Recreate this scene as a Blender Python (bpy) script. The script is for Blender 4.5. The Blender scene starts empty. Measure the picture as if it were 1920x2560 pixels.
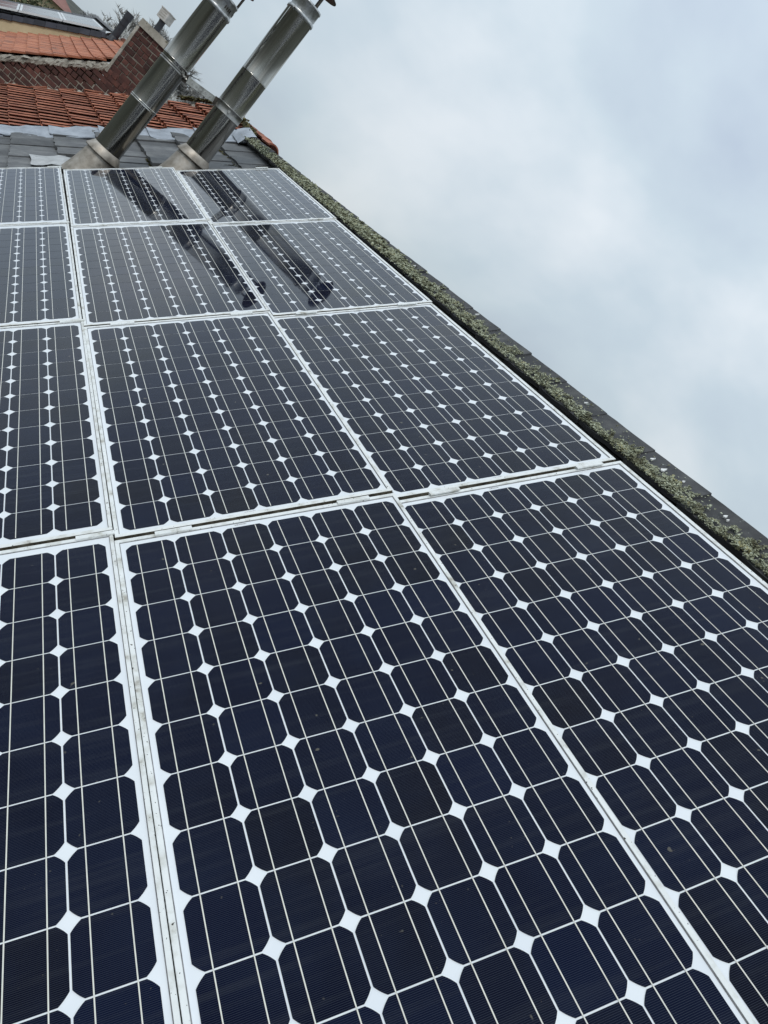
import bpy, math, random
from mathutils import Vector, Matrix, noise as mnoise
import numpy as np

random.seed(11)
scene = bpy.context.scene
COL = scene.collection
U = 0.127                       # one solar-cell pitch in metres
TH = math.radians(43.0)         # roof pitch
CS, SN = math.cos(TH), math.sin(TH)
Z0 = 8.0


def PW(X, Y, n):
    """roof frame (cells upslope, cells along the ridge, cells off the glass) -> world metres"""
    return Vector(((X * CS - n * SN) * U, Y * U, Z0 + (X * SN + n * CS) * U))


def PD(X, Y, n):
    return Vector((X * CS - n * SN, Y, X * SN + n * CS))


# ------------------------------------------------------------------ camera
F_PX = 1877.637
cd = bpy.data.cameras.new('camera')
cam = bpy.data.objects.new('camera', cd)
COL.objects.link(cam)
cd.sensor_fit = 'HORIZONTAL'
cd.sensor_width = 36.0
cd.lens = 36.0 * F_PX / 1920.0
cd.clip_start = 0.02
cd.clip_end = 6000.0
r_ = PD(0.934382, -0.353, 0.04818)
d_ = PD(-0.166713, -0.552729, -0.816515)
f_ = PD(0.314861, 0.754905, -0.57531)
cl = PW(0.2335, -13.3776, 9.9045)
cam.matrix_world = Matrix(((r_.x, -d_.x, -f_.x, cl.x), (r_.y, -d_.y, -f_.y, cl.y), (r_.z, -d_.z, -f_.z, cl.z), (0, 0, 0, 1)))
scene.camera = cam

# ------------------------------------------------------------------ sky
SUN_DIR = Vector((-0.50, -0.42, 0.76)).normalized()
world = bpy.data.worlds.new('World')
scene.world = world
world.use_nodes = True
nt = world.node_tree
nt.nodes.clear()
N, L = nt.nodes.new, nt.links.new
out = N('ShaderNodeOutputWorld')
sky = N('ShaderNodeTexSky')
sky.sky_type = 'NISHITA'
sky.sun_disc = False
sky.sun_elevation = math.asin(SUN_DIR.z)
sky.sun_rotation = math.atan2(SUN_DIR.x, SUN_DIR.y)
bg1 = N('ShaderNodeBackground')
bg1.inputs['Strength'].default_value = 0.1
L(sky.outputs[0], bg1.inputs['Color'])
tc = N('ShaderNodeTexCoord')
mp = N('ShaderNodeMapping')
mp.inputs['Scale'].default_value = (2.5, 2.5, 3.6)
mp.inputs['Location'].default_value = (4.72, 2.06, 7.92)
L(tc.outputs['Generated'], mp.inputs['Vector'])
n1 = N('ShaderNodeTexNoise')
n1.inputs['Scale'].default_value = 1.0
n1.inputs['Detail'].default_value = 5.0
n1.inputs['Roughness'].default_value = 0.50
n1.inputs['Distortion'].default_value = 0.12
L(mp.outputs[0], n1.inputs['Vector'])
cr = N('ShaderNodeValToRGB')
cr.color_ramp.elements[0].position = 0.33
cr.color_ramp.elements[0].color = (0.49, 0.575, 0.685, 1)
cr.color_ramp.elements[1].position = 0.66
cr.color_ramp.elements[1].color = (0.815, 0.875, 0.925, 1)
e = cr.color_ramp.elements.new(0.5)
e.color = (0.615, 0.715, 0.79, 1)
L(n1.outputs['Fac'], cr.inputs[0])
sx = N('ShaderNodeSeparateXYZ')
L(tc.outputs['Generated'], sx.inputs[0])
mr = N('ShaderNodeMapRange')                # overcast sky: brighter overhead (CIE overcast law)
mr.inputs['From Min'].default_value = 0.0
mr.inputs['From Max'].default_value = 1.0
mr.inputs['To Min'].default_value = 0.83
mr.inputs['To Max'].default_value = 1.66
L(sx.outputs['Z'], mr.inputs['Value'])
bg2 = N('ShaderNodeBackground')
L(cr.outputs[0], bg2.inputs['Color'])
L(mr.outputs[0], bg2.inputs['Strength'])
mix = N('ShaderNodeMixShader')
mix.inputs[0].default_value = 0.90
L(bg1.outputs[0], mix.inputs[1])
L(bg2.outputs[0], mix.inputs[2])
L(mix.outputs[0], out.inputs['Surface'])

sd = bpy.data.lights.new('sun', 'SUN')
sd.energy = 1.15
sd.angle = math.radians(16)
sd.color = (1.0, 0.96, 0.90)
sun = bpy.data.objects.new('sun', sd)
COL.objects.link(sun)
sun.rotation_euler = SUN_DIR.to_track_quat('Z', 'Y').to_euler()
sun.location = (0, 0, 60)

vs = scene.view_settings
vs.view_transform = 'Standard'
vs.look = 'None'
vs.exposure = 0.0
vs.gamma = 1.0
vs.use_curve_mapping = False


# ------------------------------------------------------------------ materials
def principled(name):
    m = bpy.data.materials.new(name)
    m.use_nodes = True
    t = m.node_tree
    b = t.nodes['Principled BSDF']
    return m, t, b


def noise_node(t, scale, detail=4.0, rough=0.55, vec=None, stretch=None, rnd=True, coord='Object'):
    tcn = t.nodes.new('ShaderNodeTexCoord')
    src = tcn.outputs[coord]
    if stretch:
        mpn = t.nodes.new('ShaderNodeMapping')
        mpn.inputs['Scale'].default_value = stretch
        t.links.new(src, mpn.inputs['Vector'])
        src = mpn.outputs[0]
    nn = t.nodes.new('ShaderNodeTexNoise')
    nn.noise_dimensions = '4D'
    nn.inputs['Scale'].default_value = scale
    nn.inputs['Detail'].default_value = detail
    nn.inputs['Roughness'].default_value = rough
    t.links.new(src, nn.inputs['Vector'])
    if rnd:
        oi = t.nodes.new('ShaderNodeObjectInfo')
        mm = t.nodes.new('ShaderNodeMath')
        mm.operation = 'MULTIPLY'
        mm.inputs[1].default_value = 37.0
        t.links.new(oi.outputs['Random'], mm.inputs[0])
        t.links.new(mm.outputs[0], nn.inputs['W'])
    return nn.outputs['Fac']


def ramp(t, src, stops):
    r = t.nodes.new('ShaderNodeValToRGB')
    els = r.color_ramp.elements
    els[0].position, els[0].color = stops[0][0], (*stops[0][1], 1)
    els[1].position, els[1].color = stops[-1][0], (*stops[-1][1], 1)
    for p, c in stops[1:-1]:
        x = els.new(p)
        x.color = (*c, 1)
    t.links.new(src, r.inputs[0])
    return r.outputs[0]


def mixc(t, fac, a, b, mode='MIX'):
    m = t.nodes.new('ShaderNodeMix')
    m.data_type = 'RGBA'
    m.blend_type = mode
    for sock, v in ((m.inputs[0], fac), (m.inputs[6], a), (m.inputs[7], b)):
        if hasattr(v, 'is_output') or isinstance(v, bpy.types.NodeSocket):
            t.links.new(v, sock)
        elif isinstance(v, (int, float)):
            sock.default_value = v
        else:
            sock.default_value = (*v, 1)
    return m.outputs[2]


def obj_value(t, col, lo, hi):
    """brightness that differs from piece to piece"""
    oi = t.nodes.new('ShaderNodeObjectInfo')
    mr_ = t.nodes.new('ShaderNodeMapRange')
    mr_.inputs['To Min'].default_value = lo
    mr_.inputs['To Max'].default_value = hi
    t.links.new(oi.outputs['Random'], mr_.inputs['Value'])
    hs = t.nodes.new('ShaderNodeHueSaturation')
    t.links.new(col, hs.inputs['Color'])
    t.links.new(mr_.outputs[0], hs.inputs['Value'])
    return hs.outputs[0]


def bump(t, b, src, strength, dist):
    bn = t.nodes.new('ShaderNodeBump')
    bn.inputs['Strength'].default_value = strength
    bn.inputs['Distance'].default_value = dist
    t.links.new(src, bn.inputs['Height'])
    t.links.new(bn.outputs[0], b.inputs['Normal'])


def pm(name, stops, scale, rough=0.8, metallic=0.0, detail=5.0, nrough=0.6, var=None, bmp=None, stretch=None, spots=None, spec=None, coord='Object'):
    m, t, b = principled(name)
    f = noise_node(t, scale, detail, nrough, stretch=stretch, coord=coord)
    c = ramp(t, f, stops)
    if spots:
        sc, thr, colr = spots
        f2 = noise_node(t, sc, 3.0, 0.6)
        msk = ramp(t, f2, [(thr, (0, 0, 0)), (thr + 0.06, (1, 1, 1))])
        c = mixc(t, msk, c, colr)
    if var:
        c = obj_value(t, c, *var)
    t.links.new(c, b.inputs['Base Color'])
    b.inputs['Roughness'].default_value = rough
    b.inputs['Metallic'].default_value = metallic
    if spec is not None:
        b.inputs['Specular IOR Level'].default_value = spec
    if bmp:
        f3 = noise_node(t, bmp[0], 5.0, 0.65)
        bump(t, b, f3, bmp[1], bmp[2])
    return m


M = {}
# white painted aluminium: clean paint, grey wash, black specks of grime
m, t, b = principled('white_frame_paint')
f1 = noise_node(t, 22.0, 5.0, 0.6)
c = ramp(t, f1, [(0.29, (0.27, 0.25, 0.205)), (0.39, (0.57, 0.575, 0.54)), (0.50, (0.72, 0.74, 0.73)), (0.75, (0.80, 0.82, 0.815))])
f2 = noise_node(t, 150.0, 2.0, 0.5)
msk = ramp(t, f2, [(0.675, (0, 0, 0)), (0.70, (1, 1, 1))])
c = mixc(t, msk, c, (0.045, 0.04, 0.03))
t.links.new(c, b.inputs['Base Color'])
b.inputs['Roughness'].default_value = 0.42
M['frame'] = m

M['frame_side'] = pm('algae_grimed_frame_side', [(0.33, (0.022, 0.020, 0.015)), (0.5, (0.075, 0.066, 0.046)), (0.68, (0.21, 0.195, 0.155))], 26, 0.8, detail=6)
m, t, b = principled('gap_shade_rail_metal')
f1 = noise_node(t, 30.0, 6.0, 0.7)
c = ramp(t, f1, [(0.36, (0.012, 0.011, 0.009)), (0.55, (0.030, 0.028, 0.024)), (0.68, (0.10, 0.098, 0.09))])  # near-black rail colour paints in the shade of the row gaps
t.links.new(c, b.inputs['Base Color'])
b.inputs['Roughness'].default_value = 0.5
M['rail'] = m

M['seal'] = pm('dark_seal', [(0.3, (0.10, 0.10, 0.105)), (0.7, (0.26, 0.26, 0.27))], 60, 0.7)

def glazing(t, b, f0=0.003):
    """anti-reflective solar glass bonded over the layer: Schlick reflectance with a very low normal value"""
    b.inputs['Specular IOR Level'].default_value = 0.0
    lw = t.nodes.new('ShaderNodeLayerWeight')
    pw = t.nodes.new('ShaderNodeMath')
    pw.operation = 'POWER'
    pw.inputs[1].default_value = 4.6
    t.links.new(lw.outputs['Facing'], pw.inputs[0])
    lw.inputs['Blend'].default_value = 0.5
    ms = t.nodes.new('ShaderNodeMath')
    ms.operation = 'MULTIPLY_ADD'
    ms.inputs[1].default_value = 1.0 - f0
    ms.inputs[2].default_value = f0
    t.links.new(pw.outputs[0], ms.inputs[0])
    gl = t.nodes.new('ShaderNodeBsdfGlossy')
    gl.inputs['Color'].default_value = (1, 1, 1, 1)
    gl.inputs['Roughness'].default_value = 0.05
    mx = t.nodes.new('ShaderNodeMixShader')
    t.links.new(ms.outputs[0], mx.inputs[0])
    t.links.new(b.outputs[0], mx.inputs[1])
    t.links.new(gl.outputs[0], mx.inputs[2])
    om = t.nodes['Material Output']
    t.links.new(mx.outputs[0], om.inputs['Surface'])
    return gl


def roof_noise(t, scale, stretch, detail=5.0):
    """noise in roof axes, running on from cell to cell"""
    ge = t.nodes.new('ShaderNodeNewGeometry')
    vr = t.nodes.new('ShaderNodeVectorRotate')
    vr.rotation_type = 'Y_AXIS'
    vr.inputs['Angle'].default_value = TH
    t.links.new(ge.outputs['Position'], vr.inputs['Vector'])
    mpn = t.nodes.new('ShaderNodeMapping')
    mpn.inputs['Scale'].default_value = stretch
    t.links.new(vr.outputs[0], mpn.inputs['Vector'])
    nn = t.nodes.new('ShaderNodeTexNoise')
    nn.inputs['Scale'].default_value = scale
    nn.inputs['Detail'].default_value = detail
    nn.inputs['Roughness'].default_value = 0.62
    t.links.new(mpn.outputs[0], nn.inputs['Vector'])
    return nn.outputs['Fac']


def dust(t, b, lo, hi):
    """faint film of dried rain on the glass: only the gloss changes"""
    f = roof_noise(t, 3.0, (0.5, 2.6, 1.0))
    mr_ = t.nodes.new('ShaderNodeMapRange')
    mr_.inputs['From Min'].default_value = 0.35
    mr_.inputs['From Max'].default_value = 0.7
    mr_.inputs['To Min'].default_value = lo
    mr_.inputs['To Max'].default_value = hi
    t.links.new(f, mr_.inputs['Value'])
    t.links.new(mr_.outputs[0], b.inputs['Roughness'])


m, t, b = principled('white_backsheet_under_glass')
c = ramp(t, noise_node(t, 9.0, 4.0, 0.5), [(0.3, (0.70, 0.735, 0.77)), (0.7, (0.76, 0.79, 0.815))])
t.links.new(c, b.inputs['Base Color'])
dust(t, glazing(t, b), 0.012, 0.05)
M['backsheet'] = m

m, t, b = principled('monocrystalline_silicon_under_glass')
oi = t.nodes.new('ShaderNodeObjectInfo')
c = ramp(t, oi.outputs['Random'], [(0.0, (0.0024, 0.0038, 0.0130)), (0.35, (0.0030, 0.0048, 0.0170)), (0.55, (0.0036, 0.0045, 0.0105)),
                                   (0.8, (0.0028, 0.0056, 0.0210)), (1.0, (0.0042, 0.0046, 0.0090))])
f1 = noise_node(t, 7.0, 3.0, 0.5)
c = mixc(t, ramp(t, f1, [(0.4, (0, 0, 0)), (0.75, (0.55, 0.55, 0.55))]), c, (0.0070, 0.0115, 0.030))
tcn = t.nodes.new('ShaderNodeTexCoord')
sp = t.nodes.new('ShaderNodeSeparateXYZ')
t.links.new(tcn.outputs['Object'], sp.inputs[0])
ma = t.nodes.new('ShaderNodeMath')
ma.operation = 'MULTIPLY'
ma.inputs[1].default_value = 40.0 / (0.962 * U)
t.links.new(sp.outputs['Y'], ma.inputs[0])
mf = t.nodes.new('ShaderNodeMath')
mf.operation = 'FRACT'
t.links.new(ma.outputs[0], mf.inputs[0])
ml = t.nodes.new('ShaderNodeMath')
ml.operation = 'LESS_THAN'
ml.inputs[1].default_value = 0.15
t.links.new(mf.outputs[0], ml.inputs[0])
mg = t.nodes.new('ShaderNodeMath')
mg.operation = 'MULTIPLY'
mg.inputs[1].default_value = 0.75
t.links.new(ml.outputs[0], mg.inputs[0])
c = mixc(t, mg.outputs[0], c, (0.056, 0.066, 0.092))
film = ramp(t, roof_noise(t, 7.0, (0.28, 6.0, 1.0), 7.0), [(0.50, (0, 0, 0)), (0.72, (0.17, 0.17, 0.17))])
c = mixc(t, film, c, (0.060, 0.066, 0.074))
spk = ramp(t, roof_noise(t, 34.0, (1, 1, 1), 2.0), [(0.73, (0, 0, 0)), (0.76, (0.6, 0.6, 0.6))])
c = mixc(t, spk, c, (0.16, 0.15, 0.125))
sp2 = noise_node(t, 230.0, 1.0, 0.4)
c = mixc(t, ramp(t, sp2, [(0.775, (0, 0, 0)), (0.79, (0.7, 0.7, 0.7))]), c, (0.11, 0.10, 0.08))
t.links.new(c, b.inputs['Base Color'])
dust(t, glazing(t, b), 0.012, 0.05)
M['cell'] = m

m, t, b = principled('tinned_ribbon_under_glass')
c = ramp(t, noise_node(t, 40.0, 3.0, 0.5), [(0.3, (0.60, 0.595, 0.545)), (0.7, (0.72, 0.715, 0.66))])
t.links.new(c, b.inputs['Base Color'])
glazing(t, b)
M['busbar'] = m

# barcode sticker: printed bars
m, t, b = principled('printed_barcode_sticker')
tcn = t.nodes.new('ShaderNodeTexCoord')
mpn = t.nodes.new('ShaderNodeMapping')
mpn.inputs['Scale'].default_value = (1.0, 0.0, 0.0)
t.links.new(tcn.outputs['Object'], mpn.inputs['Vector'])
wn = t.nodes.new('ShaderNodeTexNoise')
wn.inputs['Scale'].default_value = 620.0
wn.inputs['Detail'].default_value = 0.0
t.links.new(mpn.outputs[0], wn.inputs['Vector'])
c = ramp(t, wn.outputs['Fac'], [(0.47, (0.10, 0.10, 0.11)), (0.50, (0.74, 0.75, 0.76))])
t.links.new(c, b.inputs['Base Color'])
glazing(t, b)
M['barcode'] = m

# brushed stainless steel with rain streaks
m, t, b = principled('stainless_steel')
f1 = noise_node(t, 20.0, 4.0, 0.55, stretch=(1.0, 1.0, 0.05))
c = ramp(t, f1, [(0.30, (0.24, 0.23, 0.21)), (0.5, (0.46, 0.45, 0.42)), (0.72, (0.60, 0.59, 0.56))])
t.links.new(c, b.inputs['Base Color'])
b.inputs['Metallic'].default_value = 1.0
f2 = noise_node(t, 10.0, 4.0, 0.6, stretch=(1.4, 1.4, 0.16))
mr_ = t.nodes.new('ShaderNodeMapRange')
mr_.inputs['To Min'].default_value = 0.12
mr_.inputs['To Max'].default_value = 0.24
t.links.new(f2, mr_.inputs['Value'])
t.links.new(mr_.outputs[0], b.inputs['Roughness'])
fb = noise_node(t, 7.0, 0.0, 0.4, stretch=(1.0, 1.0, 0.10))
bump(t, b, fb, 0.40, 0.020)
M['steel'] = m
M['steel_dull'] = pm('dull_zinc', [(0.28, (0.17, 0.15, 0.125)), (0.48, (0.34, 0.305, 0.26)), (0.72, (0.50, 0.465, 0.42))], 13, 0.5, 0.5, bmp=(60, 0.15, 0.002))
M['steel_band'] = pm('dull_steel_band', [(0.3, (0.20, 0.195, 0.18)), (0.7, (0.36, 0.355, 0.34))], 20, 0.30, 0.95)
M['steel_dark'] = pm('sooty_steel', [(0.3, (0.035, 0.03, 0.025)), (0.7, (0.10, 0.085, 0.07))], 25, 0.45, 0.8)
M['galv'] = pm('galvanised_steel', [(0.35, (0.34, 0.345, 0.34)), (0.65, (0.60, 0.61, 0.61))], 40, 0.33, 0.9)
M['bolt'] = pm('bolt_steel', [(0.3, (0.30, 0.29, 0.27)), (0.7, (0.62, 0.61, 0.58))], 90, 0.3, 0.9)

M['slate'] = pm('weathered_grey_slate', [(0.3, (0.060, 0.062, 0.066)), (0.5, (0.105, 0.107, 0.110)), (0.72, (0.165, 0.167, 0.164))], 9, 0.62,
                var=(0.55, 1.15), bmp=(55, 0.35, 0.004), spots=(70, 0.70, (0.33, 0.34, 0.31)))
M['slate_field'] = pm('grey_slate_field', [(0.3, (0.07, 0.072, 0.078)), (0.7, (0.15, 0.152, 0.155))], 7, 0.7, bmp=(50, 0.3, 0.004))
M['ridge'] = pm('dark_ridge_slate', [(0.3, (0.026, 0.027, 0.030)), (0.5, (0.046, 0.047, 0.050)), (0.72, (0.085, 0.086, 0.085))], 14, 0.78,
                var=(0.82, 1.15), bmp=(60, 0.3, 0.003), spots=(48, 0.665, (0.26, 0.29, 0.26)))
M['dropping'] = pm('white_dropping', [(0.3, (0.55, 0.56, 0.54)), (0.7, (0.78, 0.79, 0.77))], 60, 0.8)
M['underlay'] = pm('dark_underlay', [(0.3, (0.018, 0.018, 0.018)), (0.7, (0.04, 0.038, 0.035))], 8, 0.9)
M['lead'] = pm('grey_lead_sheet', [(0.28, (0.20, 0.22, 0.25)), (0.5, (0.34, 0.37, 0.415)), (0.7, (0.46, 0.495, 0.545))], 7, 0.45, 0.3,
               var=(0.9, 1.08), bmp=(14, 0.5, 0.01))
M['zinc_patch'] = pm('pale_zinc_patch', [(0.3, (0.26, 0.27, 0.275)), (0.5, (0.40, 0.41, 0.415)), (0.7, (0.52, 0.53, 0.535))], 9, 0.6, 0.1, bmp=(30, 0.4, 0.006))

m, t, b = principled('orange_clay_pantile')
f1 = noise_node(t, 8.0, 6.0, 0.65)
c = ramp(t, f1, [(0.30, (0.15, 0.052, 0.032)), (0.48, (0.34, 0.112, 0.060)), (0.70, (0.50, 0.195, 0.11))])
f2 = noise_node(t, 26.0, 4.0, 0.6)
c = mixc(t, ramp(t, f2, [(0.60, (0, 0, 0)), (0.72, (0.75, 0.75, 0.75))]), c, (0.075, 0.055, 0.040))
c = obj_value(t, c, 0.55, 0.98)
t.links.new(c, b.inputs['Base Color'])
b.inputs['Roughness'].default_value = 0.75
bump(t, b, noise_node(t, 70.0, 3.0, 0.6), 0.25, 0.003)
M['pantile'] = m

m, t, b = principled('orange_plain_tile')
at = t.nodes.new('ShaderNodeAttribute')
at.attribute_name = 'piece'
c = ramp(t, at.outputs['Fac'], [(0.0, (0.30, 0.098, 0.050)), (0.5, (0.41, 0.148, 0.078)), (1.0, (0.48, 0.19, 0.105))])
f1 = noise_node(t, 3.2, 6.0, 0.68, rnd=False)
c = mixc(t, ramp(t, f1, [(0.50, (0, 0, 0)), (0.66, (0.75, 0.75, 0.75))]), c, (0.11, 0.058, 0.044))
t.links.new(c, b.inputs['Base Color'])
b.inputs['Roughness'].default_value = 0.8
M['plain_tile'] = m

M['brick'] = pm('dark_red_brick', [(0.28, (0.032, 0.016, 0.014)), (0.5, (0.072, 0.027, 0.021)), (0.74, (0.125, 0.045, 0.031))], 7, 0.9,
                var=(0.55, 1.35), bmp=(45, 0.5, 0.006))
M['mortar'] = pm('pale_lime_mortar', [(0.3, (0.14, 0.122, 0.098)), (0.7, (0.34, 0.305, 0.25))], 9, 0.95, bmp=(40, 0.6, 0.01))
M['mortar_dark'] = pm('sooty_mortar', [(0.3, (0.075, 0.065, 0.052)), (0.7, (0.22, 0.195, 0.16))], 7, 0.95)
M['concrete'] = pm('weathered_concrete', [(0.3, (0.19, 0.175, 0.145)), (0.5, (0.33, 0.31, 0.265)), (0.7, (0.45, 0.43, 0.38))], 6, 0.92, bmp=(30, 0.5, 0.01),
                   spots=(16, 0.63, (0.10, 0.095, 0.06)))
M['render'] = pm('cream_render', [(0.3, (0.42, 0.335, 0.20)), (0.7, (0.56, 0.455, 0.29))], 2.5, 0.9)
M['brickwall'] = pm('plain_brick_wall', [(0.3, (0.15, 0.065, 0.045)), (0.7, (0.28, 0.12, 0.08))], 4, 0.9)
M['far_slate'] = pm('blue_black_slate', [(0.3, (0.018, 0.020, 0.030)), (0.7, (0.050, 0.052, 0.066))], 5, 0.55, var=(0.7, 1.35))
m, t, b = principled('far_slate_course')
at = t.nodes.new('ShaderNodeAttribute')
at.attribute_name = 'piece'
c = ramp(t, at.outputs['Fac'], [(0.0, (0.035, 0.037, 0.043)), (1.0, (0.065, 0.068, 0.075))])
t.links.new(c, b.inputs['Base Color'])
b.inputs['Roughness'].default_value = 0.6
M['far_course'] = m
M['far_glass'] = pm('far_panel_glass', [(0.3, (0.05, 0.055, 0.07)), (0.7, (0.07, 0.075, 0.09))], 2, 0.10, spec=1.0)
M['alu'] = pm('aluminium', [(0.3, (0.55, 0.57, 0.58)), (0.7, (0.70, 0.72, 0.73))], 10, 0.35, 0.2)
M['black_pipe'] = pm('black_pipe', [(0.3, (0.012, 0.013, 0.018)), (0.7, (0.03, 0.032, 0.04))], 20, 0.45)
M['cowl'] = pm('pale_cowl', [(0.3, (0.38, 0.36, 0.33)), (0.7, (0.60, 0.58, 0.55))], 22, 0.5, 0.2)
M['red_tile'] = pm('far_red_roof', [(0.3, (0.16, 0.075, 0.06)), (0.7, (0.25, 0.12, 0.10))], 2.2, 0.9)
M['bark'] = pm('grey_winter_bark', [(0.3, (0.14, 0.13, 0.115)), (0.7, (0.28, 0.265, 0.24))], 3, 0.95)
M['bark_mid'] = pm('grey_winter_twigs', [(0.3, (0.28, 0.275, 0.26)), (0.7, (0.42, 0.415, 0.40))], 3, 0.95)
M['bark_pale'] = pm('pale_winter_twigs', [(0.3, (0.60, 0.60, 0.58)), (0.7, (0.76, 0.76, 0.74))], 3, 0.95)
M['bark_haze'] = pm('haze_tinted_far_twigs', [(0.3, (0.42, 0.43, 0.43)), (0.7, (0.56, 0.57, 0.58))], 3, 0.95)  # distance haze painted into the twigs by paling their colour
M['leaf'] = pm('olive_foliage', [(0.3, (0.055, 0.065, 0.030)), (0.7, (0.11, 0.12, 0.06))], 1.5, 0.9)
M['grass'] = pm('field_grass', [(0.3, (0.026, 0.028, 0.021)), (0.5, (0.040, 0.043, 0.031)), (0.7, (0.062, 0.062, 0.045))], 0.05, 0.95, coord='Object')
m, t, b = principled('crusty_lichen')
at = t.nodes.new('ShaderNodeAttribute')
at.attribute_name = 'piece'
c = ramp(t, at.outputs['Fac'], [(0.0, (0.06, 0.055, 0.034)), (0.25, (0.165, 0.165, 0.105)), (0.5, (0.29, 0.305, 0.215)), (0.8, (0.45, 0.48, 0.375)), (1.0, (0.36, 0.335, 0.18))])
t.links.new(c, b.inputs['Base Color'])
b.inputs['Roughness'].default_value = 0.95
b.inputs['Specular IOR Level'].default_value = 0.15
M['lichen'] = m
m, t, b = principled('dark_moss')
at = t.nodes.new('ShaderNodeAttribute')
at.attribute_name = 'piece'
c = ramp(t, at.outputs['Fac'], [(0.0, (0.030, 0.026, 0.012)), (0.6, (0.085, 0.075, 0.028)), (1.0, (0.15, 0.14, 0.055))])
t.links.new(c, b.inputs['Base Color'])
b.inputs['Roughness'].default_value = 0.95
M['moss'] = m


# ------------------------------------------------------------------ mesh helpers
class MB:
    def __init__(s):
        s.v, s.f, s.sm, s.p = [], [], [], []

    def add(s, verts, faces, smooth=False, piece=None):
        o = len(s.v)
        s.v += [tuple(x) for x in verts]
        for fc in faces:
            s.f.append([i + o for i in fc])
            s.sm.append(smooth)
            s.p.append(piece if piece is not None else 0.0)

    def hexa(s, c8, piece=None):
        """8 corners: bottom 0-3 counter-clockwise, top 4-7"""
        s.add(c8, [(3, 2, 1, 0), (4, 5, 6, 7), (0, 1, 5, 4), (1, 2, 6, 5), (2, 3, 7, 6), (3, 0, 4, 7)], piece=piece)

    def box(s, x0, x1, y0, y1, z0, z1, piece=None):
        s.hexa([(x0, y0, z0), (x1, y0, z0), (x1, y1, z0), (x0, y1, z0), (x0, y0, z1), (x1, y0, z1), (x1, y1, z1), (x0, y1, z1)], piece)

    def lathe(s, prof, seg=40, a0=0.0):
        """prof: list of (radius, z); open surface of revolution round z"""
        vv, ff = [], []
        for r, z in prof:
            for k in range(seg):
                a = a0 + 2 * math.pi * k / seg
                vv.append((r * math.cos(a), r * math.sin(a), z))
        for i in range(len(prof) - 1):
            for k in range(seg):
                k2 = (k + 1) % seg
                ff.append((i * seg + k, i * seg + k2, (i + 1) * seg + k2, (i + 1) * seg + k))
        s.add(vv, ff, smooth=True)

    def tube(s, p, q, r0, r1, seg=8, caps=True):
        p, q = Vector(p), Vector(q)
        d = (q - p)
        if d.length < 1e-9:
            return
        d.normalize()
        a = d.orthogonal().normalized()
        bb = d.cross(a)
        vv = []
        for c_, r in ((p, r0), (q, r1)):
            for k in range(seg):
                an = 2 * math.pi * k / seg
                vv.append(c_ + (a * math.cos(an) + bb * math.sin(an)) * r)
        ff = [(k, (k + 1) % seg, seg + (k + 1) % seg, seg + k) for k in range(seg)]
        s.add(vv, ff, smooth=True)
        if caps:
            s.add(vv[:seg], [tuple(reversed(range(seg)))])
            s.add(vv[seg:], [tuple(range(seg))])

    def mesh(s, name, mat, scale=1.0):
        me = bpy.data.meshes.new(name)
        me.from_pydata([(x * scale, y * scale, z * scale) for x, y, z in s.v], [], s.f)
        me.polygons.foreach_set('use_smooth', s.sm)
        if any(s.p):
            at_ = me.attributes.new('piece', 'FLOAT', 'FACE')
            at_.data.foreach_set('value', s.p)
        if isinstance(mat, (list, tuple)):
            for m_ in mat:
                me.materials.append(m_)
        else:
            me.materials.append(mat)
        me.update()
        return me


def link(name, me, parent=None, loc=None, rot=None, scale=None):
    o = bpy.data.objects.new(name, me)
    COL.objects.link(o)
    if parent is not None:
        o.parent = parent
    if loc is not None:
        o.location = loc
    if rot is not None:
        o.rotation_euler = rot
    if scale is not None:
        o.scale = scale
    return o


def root(name, label, cat, loc, rot=(0, 0, 0), group=None):
    o = bpy.data.objects.new(name, None)
    o.empty_display_size = 0.1
    COL.objects.link(o)
    o.location = loc
    o.rotation_euler = rot
    o['label'] = label
    o['category'] = cat
    if group:
        o['group'] = group
    return o


def part(name, mb, mat, parent, scale=U):
    return link(name, mb.mesh(name, mat, scale), parent)


def structure(name, mb, mat, scale=1.0):
    o = link(name, mb.mesh(name, mat, scale))
    o['kind'] = 'structure'
    return o


ROOF = (0.0, -TH, 0.0)          # local x upslope, y along ridge, z off the roof
rnd = random.Random(5)


def rr(a, b):
    return rnd.uniform(a, b)


# ------------------------------------------------------------------ ground and hill
g = MB()
nx = 60
xs = [-420 + 840 * i / nx for i in range(nx + 1)]
ys = [-320 + 1000 * i / nx for i in range(nx + 1)]


def ground_z(x, y):
    s = max(0.0, min(1.0, (y - 28) / 60.0))
    s = s * s * (3 - 2 * s)
    s2 = max(0.0, min(1.0, (y - 90) / 400.0))
    return 7.0 * s + 1.1 * s2 + 0.5 * mnoise.noise(Vector((x * 0.02, y * 0.02, 0.3)))


vv = [(x, y, ground_z(x, y)) for y in ys for x in xs]
ff = [(j * (nx + 1) + i, j * (nx + 1) + i + 1, (j + 1) * (nx + 1) + i + 1, (j + 1) * (nx + 1) + i) for j in range(nx) for i in range(nx)]
g.add(vv, ff, smooth=True)
structure('ground', g, M['grass'])
g = MB()
g.add([(-3000, -3000, -1.5), (3000, -3000, -1.5), (3000, 3000, -1.5), (-3000, 3000, -1.5)], [(0, 1, 2, 3)])
structure('terrain', g, M['grass'])

# ------------------------------------------------------------------ our house: slate roof
house = root('slate_roofed_house', 'slate roofed house carrying the white framed solar panels, lichen on its ridge', 'house', PW(0, 15, -0.9), ROOF)
HO = Vector((0, 15, -0.9))      # origin of its parts in the roof frame


def hp(X, Y, n):
    return (X - HO.x, Y - HO.y, n - HO.z)


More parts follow.
